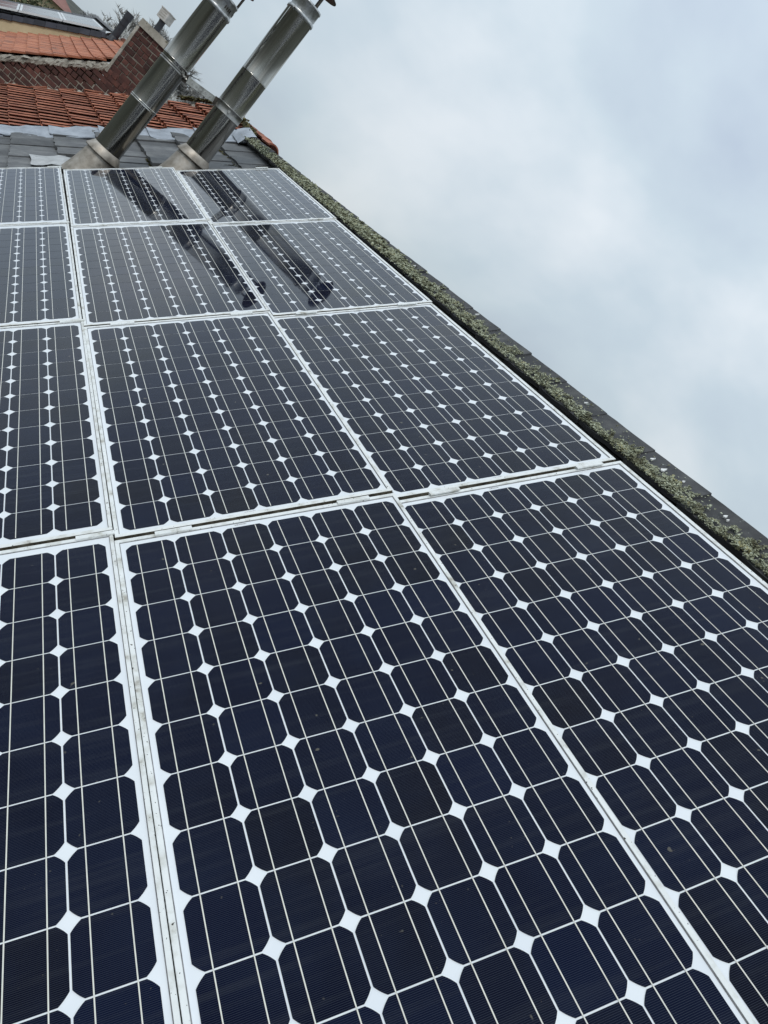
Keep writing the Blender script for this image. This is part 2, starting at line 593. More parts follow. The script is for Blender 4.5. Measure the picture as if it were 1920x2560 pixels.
Y_NEAR, Y_FAR = -30.0, 56.0
X_EAVE, X_TOP = -22.0, 13.8
mb = MB()
mb.hexa([hp(X_EAVE, Y_NEAR, -1.6), hp(X_TOP, Y_NEAR, -1.6), hp(X_TOP, Y_FAR, -1.6), hp(X_EAVE, Y_FAR, -1.6),
         hp(X_EAVE, Y_NEAR, -1.22), hp(X_TOP, Y_NEAR, -1.22), hp(X_TOP, Y_FAR, -1.22), hp(X_EAVE, Y_FAR, -1.22)])
part('roof_deck', mb, M['underlay'], house)
# far slope beyond the ridge (goes straight down in the roof frame)
mb = MB()
k86 = (math.cos(2 * TH), -math.sin(2 * TH))
A0 = (13.75, -0.75)
B0 = (A0[0] + k86[0] * 30, A0[1] + k86[1] * 30)
mb.hexa([hp(A0[0] - .4, Y_NEAR, A0[1]), hp(B0[0] - .4, Y_NEAR, B0[1]), hp(B0[0] - .4, Y_FAR, B0[1]), hp(A0[0] - .4, Y_FAR, A0[1]),
         hp(A0[0], Y_NEAR, A0[1]), hp(B0[0], Y_NEAR, B0[1]), hp(B0[0], Y_FAR, B0[1]), hp(A0[0], Y_FAR, A0[1])])
part('back_slope', mb, M['slate_field'], house)
# walls under the roof, in world axes
wl = link('wall', None, None)
bpy.data.objects.remove(wl)
mbw = MB()
p1, p2 = PW(X_EAVE + 2, Y_NEAR + 1, -1.7), PW(B0[0], Y_FAR - 1, B0[1])
top = PW(X_TOP, Y_NEAR, -1.9)
x0, x1 = p1.x, p2.x - 0.25
ya, yb = p1.y, p2.y
zt = p1.z - 0.12
zt2 = min(p1.z, p2.z) - 0.2
xm, zm = top.x, top.z - 0.15
gv = [(x0, ya, 0), (x1, ya, 0), (x1, ya, zt2), (xm, ya, zm), (x0, ya, zt2), (x0, yb, 0), (x1, yb, 0), (x1, yb, zt2), (xm, yb, zm), (x0, yb, zt2)]
hl = PW(0, 15, -0.9)
inv = Matrix.Rotation(-TH, 4, 'Y').inverted() @ Matrix.Translation(-hl)
mbw.add([inv @ Vector(q) for q in gv], [(0, 1, 2, 3, 4), (9, 8, 7, 6, 5), (0, 4, 9, 5), (1, 6, 7, 2)])
part('wall', mbw, M['brickwall'], house, 1.0)

# slates: every one that shows beyond the panels, four mesh variants
SL_G, SL_W = 2.86, 2.2
slate_meshes = []
for k in range(5):
    mb = MB()
    j = lambda a: rr(-a, a)
    Ls = 3.5
    w = SL_W - 0.05
    c8 = []
    nseg = 4
    vv, ff = [], []
    bow = rr(-0.05, 0.06)
    for i in range(nseg + 1):
        y = -w / 2 + w * i / nseg
        zz = bow * (1 - (2 * i / nseg - 1) ** 2)
        e0 = j(0.05)
        vv += [(e0, y + j(.015), 0.0 + zz), (Ls, y, 0.0 + zz * 0.3), (e0 + 0.02, y, 0.26 + zz), (Ls, y, 0.22 + zz * 0.3)]
    for i in range(nseg):
        a, c_ = i * 4, (i + 1) * 4
        ff += [(a + 2, a + 3, c_ + 3, c_ + 2), (a, a + 2, c_ + 2, c_), (a, c_, c_ + 1, a + 1)]
    ff += [(0, 1, 3, 2), (nseg * 4, nseg * 4 + 2, nseg * 4 + 3, nseg * 4 + 1)]
    mb.add(vv, ff)
    slate_meshes.append(mb.mesh('slate', M['slate'], U))
starts = [-9.1, -6.25, -3.38, -0.45, 2.42, 5.36, 8.15, 10.93]
for ci, xs0 in enumerate(starts):
    y = 36.6 + (0.0 if ci % 2 else SL_W / 2)
    while y < 55.6:
        bad = (ci == 3 and 41.0 < y < 45.8) or (3 < ci < 6 and y < 41.6)
        if bad:
            y += SL_W
            continue
        o = link('slate', slate_meshes[rnd.randrange(5)], house, None)
        lift = rr(-0.06, 0.10)
        X = xs0 + rr(-0.06, 0.06) - (y - 48) * 0.006
        o.location = Vector(hp(X, y, -0.86 + lift)) * U
        tilt = math.atan2(0.20 + rr(-0.02, 0.02), 2.86)
        o.rotation_euler = (rr(-0.02, 0.02), tilt, rr(-0.018, 0.018))
        y += SL_W + rr(-0.02, 0.03)
# the slates under the panels, one stepped field
mb = MB()
x = X_EAVE
while x < 13.3:
    ye = 36.2
    y = Y_NEAR
    off = rr(0, SL_W)
    y -= off
    while y < ye - 0.2:
        yb2 = min(y + SL_W - 0.05, ye)
        ya2 = max(y, Y_NEAR)
        if yb2 > ya2:
            dz = rr(-0.03, 0.03)
            mb.hexa([hp(x, ya2, -1.0 + dz), hp(min(x + 3.1, 13.6), ya2, -1.2), hp(min(x + 3.1, 13.6), yb2, -1.2), hp(x, yb2, -1.0 + dz),
                     hp(x, ya2, -0.88 + dz), hp(min(x + 3.1, 13.6), ya2, -1.1), hp(min(x + 3.1, 13.6), yb2, -1.1), hp(x, yb2, -0.88 + dz)])
        y += SL_W
    x += SL_G
o = part('slate_field', mb, M['slate_field'], house)
o['kind'] = 'stuff'
mb = MB()
x = X_EAVE
while x < starts[0] - 0.5:
    y = 36.2
    while y < 55.5:
        mb.hexa([hp(x, y, -1.0), hp(min(x + 3.1, 13.6), y, -1.2), hp(min(x + 3.1, 13.6), y + 2.15, -1.2), hp(x, y + 2.15, -1.0),
                 hp(x, y, -0.88), hp(min(x + 3.1, 13.6), y, -1.1), hp(min(x + 3.1, 13.6), y + 2.15, -1.1), hp(x, y + 2.15, -0.88)])
        y += SL_W
    x += SL_G
o = part('slate_field', mb, M['slate_field'], house)
o['kind'] = 'stuff'

# ridge slates: two wings each
RA = (14.08, -0.34)             # apex
RW0 = (13.06, -0.37)            # lower edge of the wing that shows
ridge_meshes = []
for k in range(4):
    mb = MB()
    ln = 2.29
    th_ = 0.15
    nseg = 5
    vv = []
    for i in range(nseg + 1):
        y = ln * i / nseg
        e1 = rr(-0.035, 0.035)
        lip = 0.05 if i == 0 else 0.0
        q = [(RW0[0] + e1, RW0[1]), (RA[0], RA[1]), (RA[0] + k86[0] * 1.0, RA[1] + k86[1] * 1.0)]
        inn = [(RW0[0] + e1 + .01, RW0[1] - th_), (RA[0] - th_, RA[1] - th_), (RA[0] - th_ + k86[0], RA[1] + k86[1])]
        for (a, c_) in q + inn:
            vv.append((a - RA[0], y, c_ - RA[1] + (rr(-.008, .008))))
    ff = []
    for i in range(nseg):
        a, c_ = i * 6, (i + 1) * 6
        ff += [(a, a + 1, c_ + 1, c_), (a + 1, a + 2, c_ + 2, c_ + 1), (a + 3, c_ + 3, c_ + 4, a + 4), (a + 4, c_ + 4, c_ + 5, a + 5),
               (a, c_, c_ + 3, a + 3), (a + 2, a + 5, c_ + 5, c_ + 2)]
    e0 = nseg * 6
    ff += [(0, 3, 4, 1), (1, 4, 5, 2), (e0, e0 + 1, e0 + 4, e0 + 3), (e0 + 1, e0 + 2, e0 + 5, e0 + 4)]
    mb.add(vv, ff)
    ridge_meshes.append(mb.mesh('ridge_slate', M['ridge'], U))
ridge_start = []
y = -3.93 - 2.273 * 9
kk = 0
while y < 50.2:
    o = link('ridge_slate', ridge_meshes[kk % 4], house)
    o.location = Vector(hp(RA[0] + rr(-0.02, 0.02), y, RA[1] + 0.05 + rr(-0.025, 0.025))) * U
    o.rotation_euler = (rr(-0.024, -0.008), rr(-0.015, 0.015), rr(-0.006, 0.006))
    ridge_start.append(y)
    y += 2.273
    kk += 1

# lead soakers along the far verge, one sheet to a course
for i in range(6):
    mb = MB()
    xa = -7.9 + 3.58 * i
    wseg, lseg = 8, 5
    vv, ff = [], []
    for a in range(wseg + 1):
        X = xa + 3.95 * a / wseg
        far = 56.55 - 0.137 * (X + 4.3)
        near = 53.3 - 0.24 * (X + 0.4) * (1 if X > -2 else 0.6) + (0.9 if a == 0 else 0.0) * 0.6 + 0.16 * math.sin(X * 2.1 + i)
        for q in range(lseg + 1):
            yy = near + (far - near) * q / lseg
            zz = -0.52 + 0.10 * math.sin(X * 1.7 + q) * 0.5 + 0.05 * rr(-1, 1) + (0.16 * max(0, 1 - a / 2.0)) - (0.16 * (1 - q / lseg)) + 0.10 * (q / lseg) ** 3
            vv.append(hp(X, yy, zz))
    w_ = lseg + 1
    for a in range(wseg):
        for q in range(lseg):
            ff.append((a * w_ + q, (a + 1) * w_ + q, (a + 1) * w_ + q + 1, a * w_ + q + 1))
    n0 = len(vv)
    vv2 = [(p_[0], p_[1], p_[2] - 0.07) for p_ in vv]
    ff2 = [tuple(reversed(f__)) for f__ in ff]
    mb.add(vv, ff, smooth=True)
    mb.add(vv2, ff2)
    # edges
    edge = [a * w_ for a in range(wseg + 1)]
    for a, c_ in zip(edge[:-1], edge[1:]):
        mb.add([vv[a], vv[c_], vv2[c_], vv2[a]], [(3, 2, 1, 0)])
    for q in range(lseg):
        mb.add([vv[q], vv[q + 1], vv2[q + 1], vv2[q]], [(0, 1, 2, 3)])
    part('lead_sheet', mb, M['lead'], house)
# lead saddle dressed over the end of the ridge
mb = MB()
vv, ff = [], []
prof = [(12.55, -0.62), (13.05, -0.28), (13.6, -0.18), (14.02, -0.22), (14.2, -0.8), (14.25, -1.6)]
for q, yy in enumerate((49.2, 50.2, 51.4, 52.6)):
    for (a, c_) in prof:
        vv.append(hp(a + 0.12 * q * 0.5, yy + rr(-.15, .15), c_ + rr(-.03, .03) + 0.05 * q))
for q in range(3):
    for a in range(5):
        ff.append((q * 6 + a, q * 6 + a + 1, (q + 1) * 6 + a + 1, (q + 1) * 6 + a))
mb.add(vv, ff, smooth=True)
part('lead_saddle', mb, M['lead'], house)

# pale zinc patch where slates are missing
mb = MB()
vv, ff = [], []
for a in range(7):
    for q in range(5):
        X = 0.42 + 2.9 * a / 6
        yy = 40.2 + (3.6 - 0.22 * a) * q / 4
        vv.append((X - 1.8 + rr(-.16, .16), yy - 42 + rr(-.3, .3), 0.07 * rr(-1, 1)))
for a in range(6):
    for q in range(4):
        ff.append((a * 5 + q, (a + 1) * 5 + q, (a + 1) * 5 + q + 1, a * 5 + q + 1))
mb.add(vv, ff, smooth=True)
o = link('metal_patch', mb.mesh('metal_patch', M['zinc_patch'], U))
o.location = PW(-0.75, 43.9, -0.52)
o.rotation_euler = ROOF
o['label'] = 'pale grey metal patch laid over broken slates beside the first steel flue'
o['category'] = 'roof patch'


# lichen on the ridge: thousands of small curled flakes, one mass
def flakes(items, name, mat, label, cat):
    """items: (position in roof frame, size, piece) -> one mesh of curled flakes"""
    mb_ = MB()
    for (P, size, pc) in items:
        nn = Vector((rr(-.55, .55), rr(-.55, .55), 1.0)).normalized()
        a = nn.orthogonal().normalized()
        a = Matrix.Rotation(rr(0, 6.28), 3, nn) @ a
        bb = nn.cross(a)
        k_ = 6
        vv_ = [Vector(P) - nn * size * 0.15]
        for i_ in range(k_):
            an = 6.283 * i_ / k_
            r_2 = size * rr(0.55, 1.2)
            vv_.append(Vector(P) + (a * math.cos(an) + bb * math.sin(an)) * r_2 + nn * size * rr(0.0, 0.55))
        mb_.add(vv_, [(0, i_ + 1, (i_ + 1) % k_ + 1) for i_ in range(k_)], piece=max(0.001, min(1, pc)))
    o_ = link(name, mb_.mesh(name, mat, U))
    return o_


items = []
for i, ys_ in enumerate(ridge_start):
    if ys_ < -12:
        continue
    near = ys_ < 12
    cnt = 3000 if ys_ < 3 else (2000 if near else (1100 if ys_ < 28 else 650))
    far_cov = max(0, min(1, (ys_ - 4) / 16))
    for _ in range(cnt):
        fy = rnd.random()
        yy = ys_ + fy * 2.25
        # patchy coverage of the lower part of the wing
        cov = 0.66 + 0.36 * mnoise.noise(Vector((yy * 0.9, i * 0.37, 0.0))) + 0.34 * mnoise.noise(Vector((yy * 3.1, 7.0, i))) + 0.20 * mnoise.noise(Vector((yy * 8.1, 3.0, i))) + 0.20 * far_cov - 0.42 * fy * (1 - far_cov)
        fx = rnd.random() ** 1.25
        if fx > cov or mnoise.noise(Vector((yy * 5.3, fx * 6.0, i + .5))) < -0.33:
            if rnd.random() > 0.012:
                continue
        thick = 0.10 * (0.5 + mnoise.noise(Vector((yy * 2.3, fx * 5, 2.0)))) * (1 - fx)
        X = RW0[0] + 0.01 + fx * 0.93
        n = RW0[1] + 0.06 + (RA[1] - RW0[1]) * fx + max(0, thick) * rnd.random() * 1.6
        if fx < 0.08:
            n -= rnd.random() * 0.05
        pc = 0.52 + 0.55 * mnoise.noise(Vector((yy * 1.7, fx * 4, 9.0))) + rr(-0.28, 0.30)
        size = rr(0.016, 0.042) if near else rr(0.03, 0.07)
        items.append(((X - 13.3, yy - 15, n + 0.3), size, pc))
o = flakes(items, 'lichen', M['lichen'], '', '')
o.location = PW(13.3, 15, -0.3)
o.rotation_euler = ROOF
o['kind'] = 'stuff'
o['label'] = 'crusty grey green lichen growing along the lower half of the ridge slates'
o['category'] = 'lichen'

# moss in the joints of the far slates and on the pantile verge
items = []


def moss_line(p, q, cnt, w, hgt, s0, s1):
    for _ in range(cnt):
        f = rnd.random()
        if mnoise.noise(Vector((f * 9, p[0] * 3.1, p[1]))) < -0.25:
            continue
        items.append(((p[0] + (q[0] - p[0]) * f + rr(-w, w), p[1] + (q[1] - p[1]) * f + rr(-w, w), p[2] + (q[2] - p[2]) * f + rr(0, hgt)),
                      rr(s0, s1), rnd.random()))


for (xa, ya_, yb_) in ((8.1, 39.5, 46.5), (10.9, 39.0, 49.5), (5.35, 41, 45)):
    moss_line((xa - 0.02, ya_, -0.86), (xa - 0.09, yb_, -0.86), 330, 0.07, 0.10, 0.03, 0.07)
for (X0_, X1_, Y_) in ((8.2, 10.8, 42.2), (11, 12.8, 41.4), (5.4, 8.0, 40.4), (8.2, 9.5, 40.2), (2.5, 4.5, 39.8)):
    moss_line((X0_, Y_, -0.76), (X1_, Y_ - 0.2, -0.78), 170, 0.05, 0.03, 0.03, 0.065)
for i in range(5):
    moss_line((14.1 + 0.28 * i, 51 + 3.2 * i, -0.45), (14.4 + 0.28 * i, 54 + 3.2 * i, -0.40), 160, 0.3, 0.3, 0.08, 0.17)
moss_line((7.6, 76.2, -0.55), (10.4, 73.6, -0.5), 360, 0.22, 0.30, 0.10, 0.22)
moss_line((10.4, 73.6, -0.5), (15.1, 68.4, -0.5), 420, 0.26, 0.30, 0.10, 0.22)
mo = [((a[0] - 8, a[1] - 50, a[2] + 0.8), s, p_) for a, s, p_ in items]
o = flakes(mo, 'moss', M['moss'], '', '')
o.location = PW(8, 50, -0.8)
o.rotation_euler = ROOF
o['kind'] = 'stuff'
o['label'] = 'dark olive moss filling the joints between the far slates and verge'
o['category'] = 'moss'

# bird droppings on the ridge slates
mb = MB()
for (fx, yy, sz) in ((0.62, 0.2, .05), (0.55, -0.35, .07), (0.70, -1.0, .045), (0.66, -2.6, .05), (0.60, -2.75, .035), (0.72, 3.6, .04), (0.8, 11.2, .05),
                     (0.6, 14.5, .06), (0.75, 17.3, .05), (0.8, 29.0, .06), (0.7, 26.2, .07), (0.6, 22.4, .06), (0.85, 24.0, .05)):
    X = RW0[0] + 0.95 * fx
    pts = [(X - 13.3 + sz * (2.2 if k_ == 0 else 1) * math.cos(6.283 * k_ / 9) * rr(.6, 1.3), yy - 15 + sz * math.sin(6.283 * k_ / 9) * rr(.5, 1.1), RW0[1] + 0.045 * fx + 0.3 + 0.085) for k_ in range(9)]
    mb.add(pts + [(p_[0], p_[1], p_[2] - 0.04) for p_ in pts], [tuple(range(9))] + [(k_, k_ + 9, (k_ + 1) % 9 + 9, (k_ + 1) % 9) for k_ in range(9)])
o = link('bird_droppings', mb.mesh('bird_droppings', M['dropping'], U))
o.location = PW(13.3, 15, -0.3)
o.rotation_euler = ROOF
o['kind'] = 'stuff'
o['label'] = 'white bird droppings spattered on the dark ridge slates'
o['category'] = 'droppings'

# ------------------------------------------------------------------ solar panels
RP = 0.98
fit = {'M4': (-0.0012, 0.0077, 0.003, 0.0036, 0.0006), 'R4': (6.2243, -0.1586, 0.0157, -0.0109, 0.0079), 'L4': (-6.3705, 0.2093, 0.0, 0.013, -0.0003),
       'M3': (-0.01, 12.3166, -0.0014, -0.0028, 0.0024), 'R3': (6.1742, 11.9798, -0.0087, -0.0168, 0.0026), 'L3': (-6.3847, 12.7788, 0.0067, 0.0135, 0.0004),
       'M2': (-0.0004, 24.7205, 0.0007, 0.0051, -0.0023), 'R2': (6.2447, 24.2322, -0.0045, 0.0005, -0.0039), 'L2': (-6.4019, 25.3856, 0.0016, 0.0094, 0.0004),
       'M1': (0.0438, 37.5244, 0.0011, 0.0101, -0.0019), 'R1': (6.3787, 36.7658, -0.0002, 0.0033, -0.0066), 'L1': (-6.4062, 38.3344, 0.0016, 0.0124, 0.0026)}

# one silicon cell: a square cut by a circle
cw, chh, RC = 0.971 / 2, 0.955 / 2, 0.592
pts = []
for q in range(4):
    a0 = math.acos(cw / RC)
    a1 = math.asin(chh / RC)
    for i in range(6):
        a = a0 + (a1 - a0) * i / 5
        x_, y_ = RC * math.cos(a), RC * math.sin(a)
        if q == 0:
            pts.append((x_, y_))
        elif q == 1:
            pts.append((-x_, y_))
        elif q == 2:
            pts.append((-x_, -y_))
        else:
            pts.append((x_, -y_))
quads = [pts[0:6], list(reversed(pts[6:12])), pts[12:18], list(reversed(pts[18:24]))]
outline = [p_ for q in quads for p_ in q]
mb = MB()
k_ = len(outline)
mb.add([(x_, y_, 0.0) for x_, y_ in outline] + [(x_, y_, -0.005) for x_, y_ in outline],
       [tuple(range(k_))] + [(i, i + k_, (i + 1) % k_ + k_, (i + 1) % k_) for i in range(k_)])
cell_me = mb.mesh('solar_cell', M['cell'], U)
mb = MB()
mb.box(-0.0085, 0.0085, -6 * RP + 0.03, 6 * RP - 0.03, -0.004, 0.0)
bus_me = mb.mesh('busbar', M['busbar'], U)

ex = {}
hx, hy = 3.0, 6 * RP


def panel_meshes(lm, lf, rm, rf, nm=0.10, fm=0.145):
    """margins (backsheet) and frame widths left/right"""
    xi0, xi1 = -hx - lm, hx + rm
    yi0, yi1 = -hy - nm, hy + fm
    xo0, xo1 = xi0 - lf, xi1 + rf
    yo0, yo1 = yi0 - 0.10, yi1 + 0.10
    zt_, zi_, zb_ = 0.022, -0.012, -0.33
    mbf = MB()
    O = [(xo0, yo0), (xo1, yo0), (xo1, yo1), (xo0, yo1)]
    I = [(xi0, yi0), (xi1, yi0), (xi1, yi1), (xi0, yi1)]
    bv = 0.012
    O2 = [(xo0 + bv * .6, yo0 + bv), (xo1 - bv * .6, yo0 + bv), (xo1 - bv * .6, yo1 - bv), (xo0 + bv * .6, yo1 - bv)]
    vv_ = [(*p_, zb_) for p_ in O] + [(*p_, zt_ - bv) for p_ in O] + [(*p_, zt_) for p_ in O2] + [(*p_, zt_ - 0.004) for p_ in I] + [(*p_, zi_) for p_ in I]
    ff_ = []
    for i in range(4):
        j_ = (i + 1) % 4
        for lev in range(4):
            ff_.append((lev * 4 + i, lev * 4 + j_, lev * 4 + 4 + j_, lev * 4 + 4 + i))
    mbf.add(vv_, ff_)
    mbs = MB()
    sw = 0.016
    I2 = [(xi0 + sw, yi0 + sw), (xi1 - sw, yi0 + sw), (xi1 - sw, yi1 - sw), (xi0 + sw, yi1 - sw)]
    mbs.add([(*p_, 0.002) for p_ in I] + [(*p_, -0.001) for p_ in I2] + [(*p_, -0.02) for p_ in I2],
            [f_q for i in range(4) for f_q in ((i, (i + 1) % 4, 4 + (i + 1) % 4, 4 + i), (4 + i, 4 + (i + 1) % 4, 8 + (i + 1) % 4, 8 + i))])
    mbb = MB()
    mbb.add([(*p_, -0.009) for p_ in I], [(0, 1, 2, 3)])
    mbb.add([(*p_, -0.06) for p_ in I], [(3, 2, 1, 0)])
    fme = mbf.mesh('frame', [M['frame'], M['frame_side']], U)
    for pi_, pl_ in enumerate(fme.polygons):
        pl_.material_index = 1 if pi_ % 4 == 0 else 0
    return (fme, mbs.mesh('seal', M['seal'], U), mbb.mesh('backsheet', M['backsheet'], U), (xo0, xo1, yo0, yo1))


sides = {'L': (.1, .1, .09, .075), 'M': (.095, .088, .075, .085), 'R': (.055, .012, .11, .10), 'R1': (.085, .085, .11, .10)}
marg = {k_: [0.10, 0.145] for k_ in fit}
for c_ in 'LMR':
    for g_ in (3, 2, 1):
        a_, b_ = fit['%s%d' % (c_, g_ + 1)], fit['%s%d' % (c_, g_)]
        gp = (b_[1] - hy * (1 + b_[3])) - (a_[1] + hy * (1 + a_[3])) - 0.445
        ex_ = gp - 0.115
        marg['%s%d' % (c_, g_ + 1)][1] += ex_ / 2
        marg['%s%d' % (c_, g_)][0] += ex_ / 2
mb = MB()
mb.add([(-0.13, -0.020, 0.0), (0.13, -0.020, 0.0), (0.13, 0.020, 0.0), (-0.13, 0.020, 0.0)], [(0, 1, 2, 3)])
sticker_me = mb.mesh('barcode_sticker', M['barcode'], U)
rowname = {4: 'nearest the camera', 3: 'second row from the camera', 2: 'third row from the camera', 1: 'farthest row, by the steel flues'}
colname = {'R': 'in the column beside the lichened ridge', 'M': 'in the middle column', 'L': 'in the cut off left column'}
for key, (vx, vy, sx_, sy_, rt) in fit.items():
    c_, r_n = key[0], int(key[1])
    fr, se, ba, ext = panel_meshes(*sides['R1' if key == 'R1' else c_], *marg[key])
    P = root('solar_panel', 'solar panel %s, %s' % (colname[c_], rowname[r_n]), 'solar panel',
             PW(3 + vx, -hy + vy, -0.035 if c_ == 'R' else 0.0), (0, 0, 0), 'solar panels on the slate roof')
    P.rotation_mode = 'QUATERNION'
    P.rotation_quaternion = (Matrix.Rotation(-TH, 3, 'Y') @ Matrix.Rotation(rt, 3, 'Z')).to_quaternion()
    P.scale = (1 + sx_, 1 + sy_, 1)
    link('frame', fr, P)
    link('seal', se, P)
    link('backsheet', ba, P)
    for i in range(6):
        for j_ in range(12):
            link('solar_cell', cell_me, P, ((i - 2.5) * U, (j_ - 5.5) * RP * U, -0.0012 * U))
    for i in range(6):
        for s_ in (-0.25, 0.25):
            link('busbar', bus_me, P, ((i - 2.5 + s_) * U, 0, 0.0035 * U))
    link('barcode_sticker', sticker_me, P, ((-0.55 if r_n != 3 else 0.10) * U, (hy + 0.075) * U, -0.004 * U))
    link('barcode_sticker', sticker_me, P, (-0.25 * U, (-hy - 0.055) * U, -0.004 * U))
    ex[key] = (3 + vx + ext[0] * (1 + sx_), 3 + vx + ext[1] * (1 + sx_), -hy + vy + ext[2] * (1 + sy_), -hy + vy + ext[3] * (1 + sy_), rt)

# rails in the gaps between the rows, clamps bridging them
ordn = {3: 'nearest gap', 2: 'middle gap', 1: 'farthest gap', 0: 'far edge'}
clamp_mb = MB()
clamp_mb.box(-0.39, 0.39, -0.115, -0.015, 0.026, 0.060)
clamp_mb.box(-0.39, 0.39, -0.015, 0.006, -0.10, 0.060)
clamp_me = clamp_mb.mesh('panel_clamp', M['frame'], U)
colsh = {'R': 'ridge side column', 'M': 'middle column', 'L': 'left column'}
for c_ in 'LMR':
    for g_ in (3, 2, 1, 0):
        near = ex['%s%d' % (c_, g_ + 1)]
        if g_:
            far = ex['%s%d' % (c_, g_)]
            ya_, yb_ = near[3] + 0.004, far[2] - 0.004
        else:
            ya_, yb_ = near[3] + 0.004, near[3] + 0.16
        gap = max(0.06, yb_ - ya_)
        xa_, xb_ = near[0] + 0.05, near[1] + (0.30 if c_ == 'L' else -0.05)
        mb = MB()
        w_ = min(0.05, gap * 0.28)
        Lh = (xb_ - xa_) / 2
        tz = -0.11
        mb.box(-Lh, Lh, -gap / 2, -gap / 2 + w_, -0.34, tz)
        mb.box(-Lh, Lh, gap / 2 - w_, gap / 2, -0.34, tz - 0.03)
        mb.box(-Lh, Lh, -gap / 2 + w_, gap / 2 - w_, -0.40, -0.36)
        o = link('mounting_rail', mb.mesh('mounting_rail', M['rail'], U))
        o.location = PW((xa_ + xb_) / 2, (ya_ + yb_) / 2 - 0.0, 0)
        o.rotation_mode = 'QUATERNION'
        o.rotation_quaternion = (Matrix.Rotation(-TH, 3, 'Y') @ Matrix.Rotation(near[4], 3, 'Z')).to_quaternion()
        o['label'] = 'shade coloured channel rail along the %s of the %s of panels' % (ordn[g_], colsh[c_])
        o['category'] = 'rail'
        o['group'] = 'rails between the rows of panels'
        for ci, X in enumerate((near[0] + 1.22, near[1] - 1.05)):
            if c_ == 'L' and ci == 1:
                X = near[1] - 0.35
            if g_ == 0 and ci == 0:
                continue
            o = link('panel_clamp', clamp_me)
            o.location = PW(X, near[3] + 0.012 + math.tan(near[4]) * (X - (near[0] + near[1]) / 2), 0)
            o.rotation_mode = 'QUATERNION'
            o.rotation_quaternion = (Matrix.Rotation(-TH, 3, 'Y') @ Matrix.Rotation(near[4], 3, 'Z')).to_quaternion()
            o['label'] = 'white clamp plate on the %s of the %s, %s end' % (ordn[g_], colsh[c_], ('ridge side' if ci else 'eaves side'))
            o['category'] = 'clamp'
            o['group'] = 'clamps holding the panels'


# ------------------------------------------------------------------ steel flues
def axis_quat(th_deg):
    a = math.radians(th_deg)
    d = PD(math.sin(a), 0, math.cos(a)).normalized()
    return d.to_track_quat('Z', 'Y'), d


def lathe_part(name, prof, mat, parent, seg=48):
    mb_ = MB()
    mb_.lathe(prof, seg)
    return part(name, mb_, mat, parent)


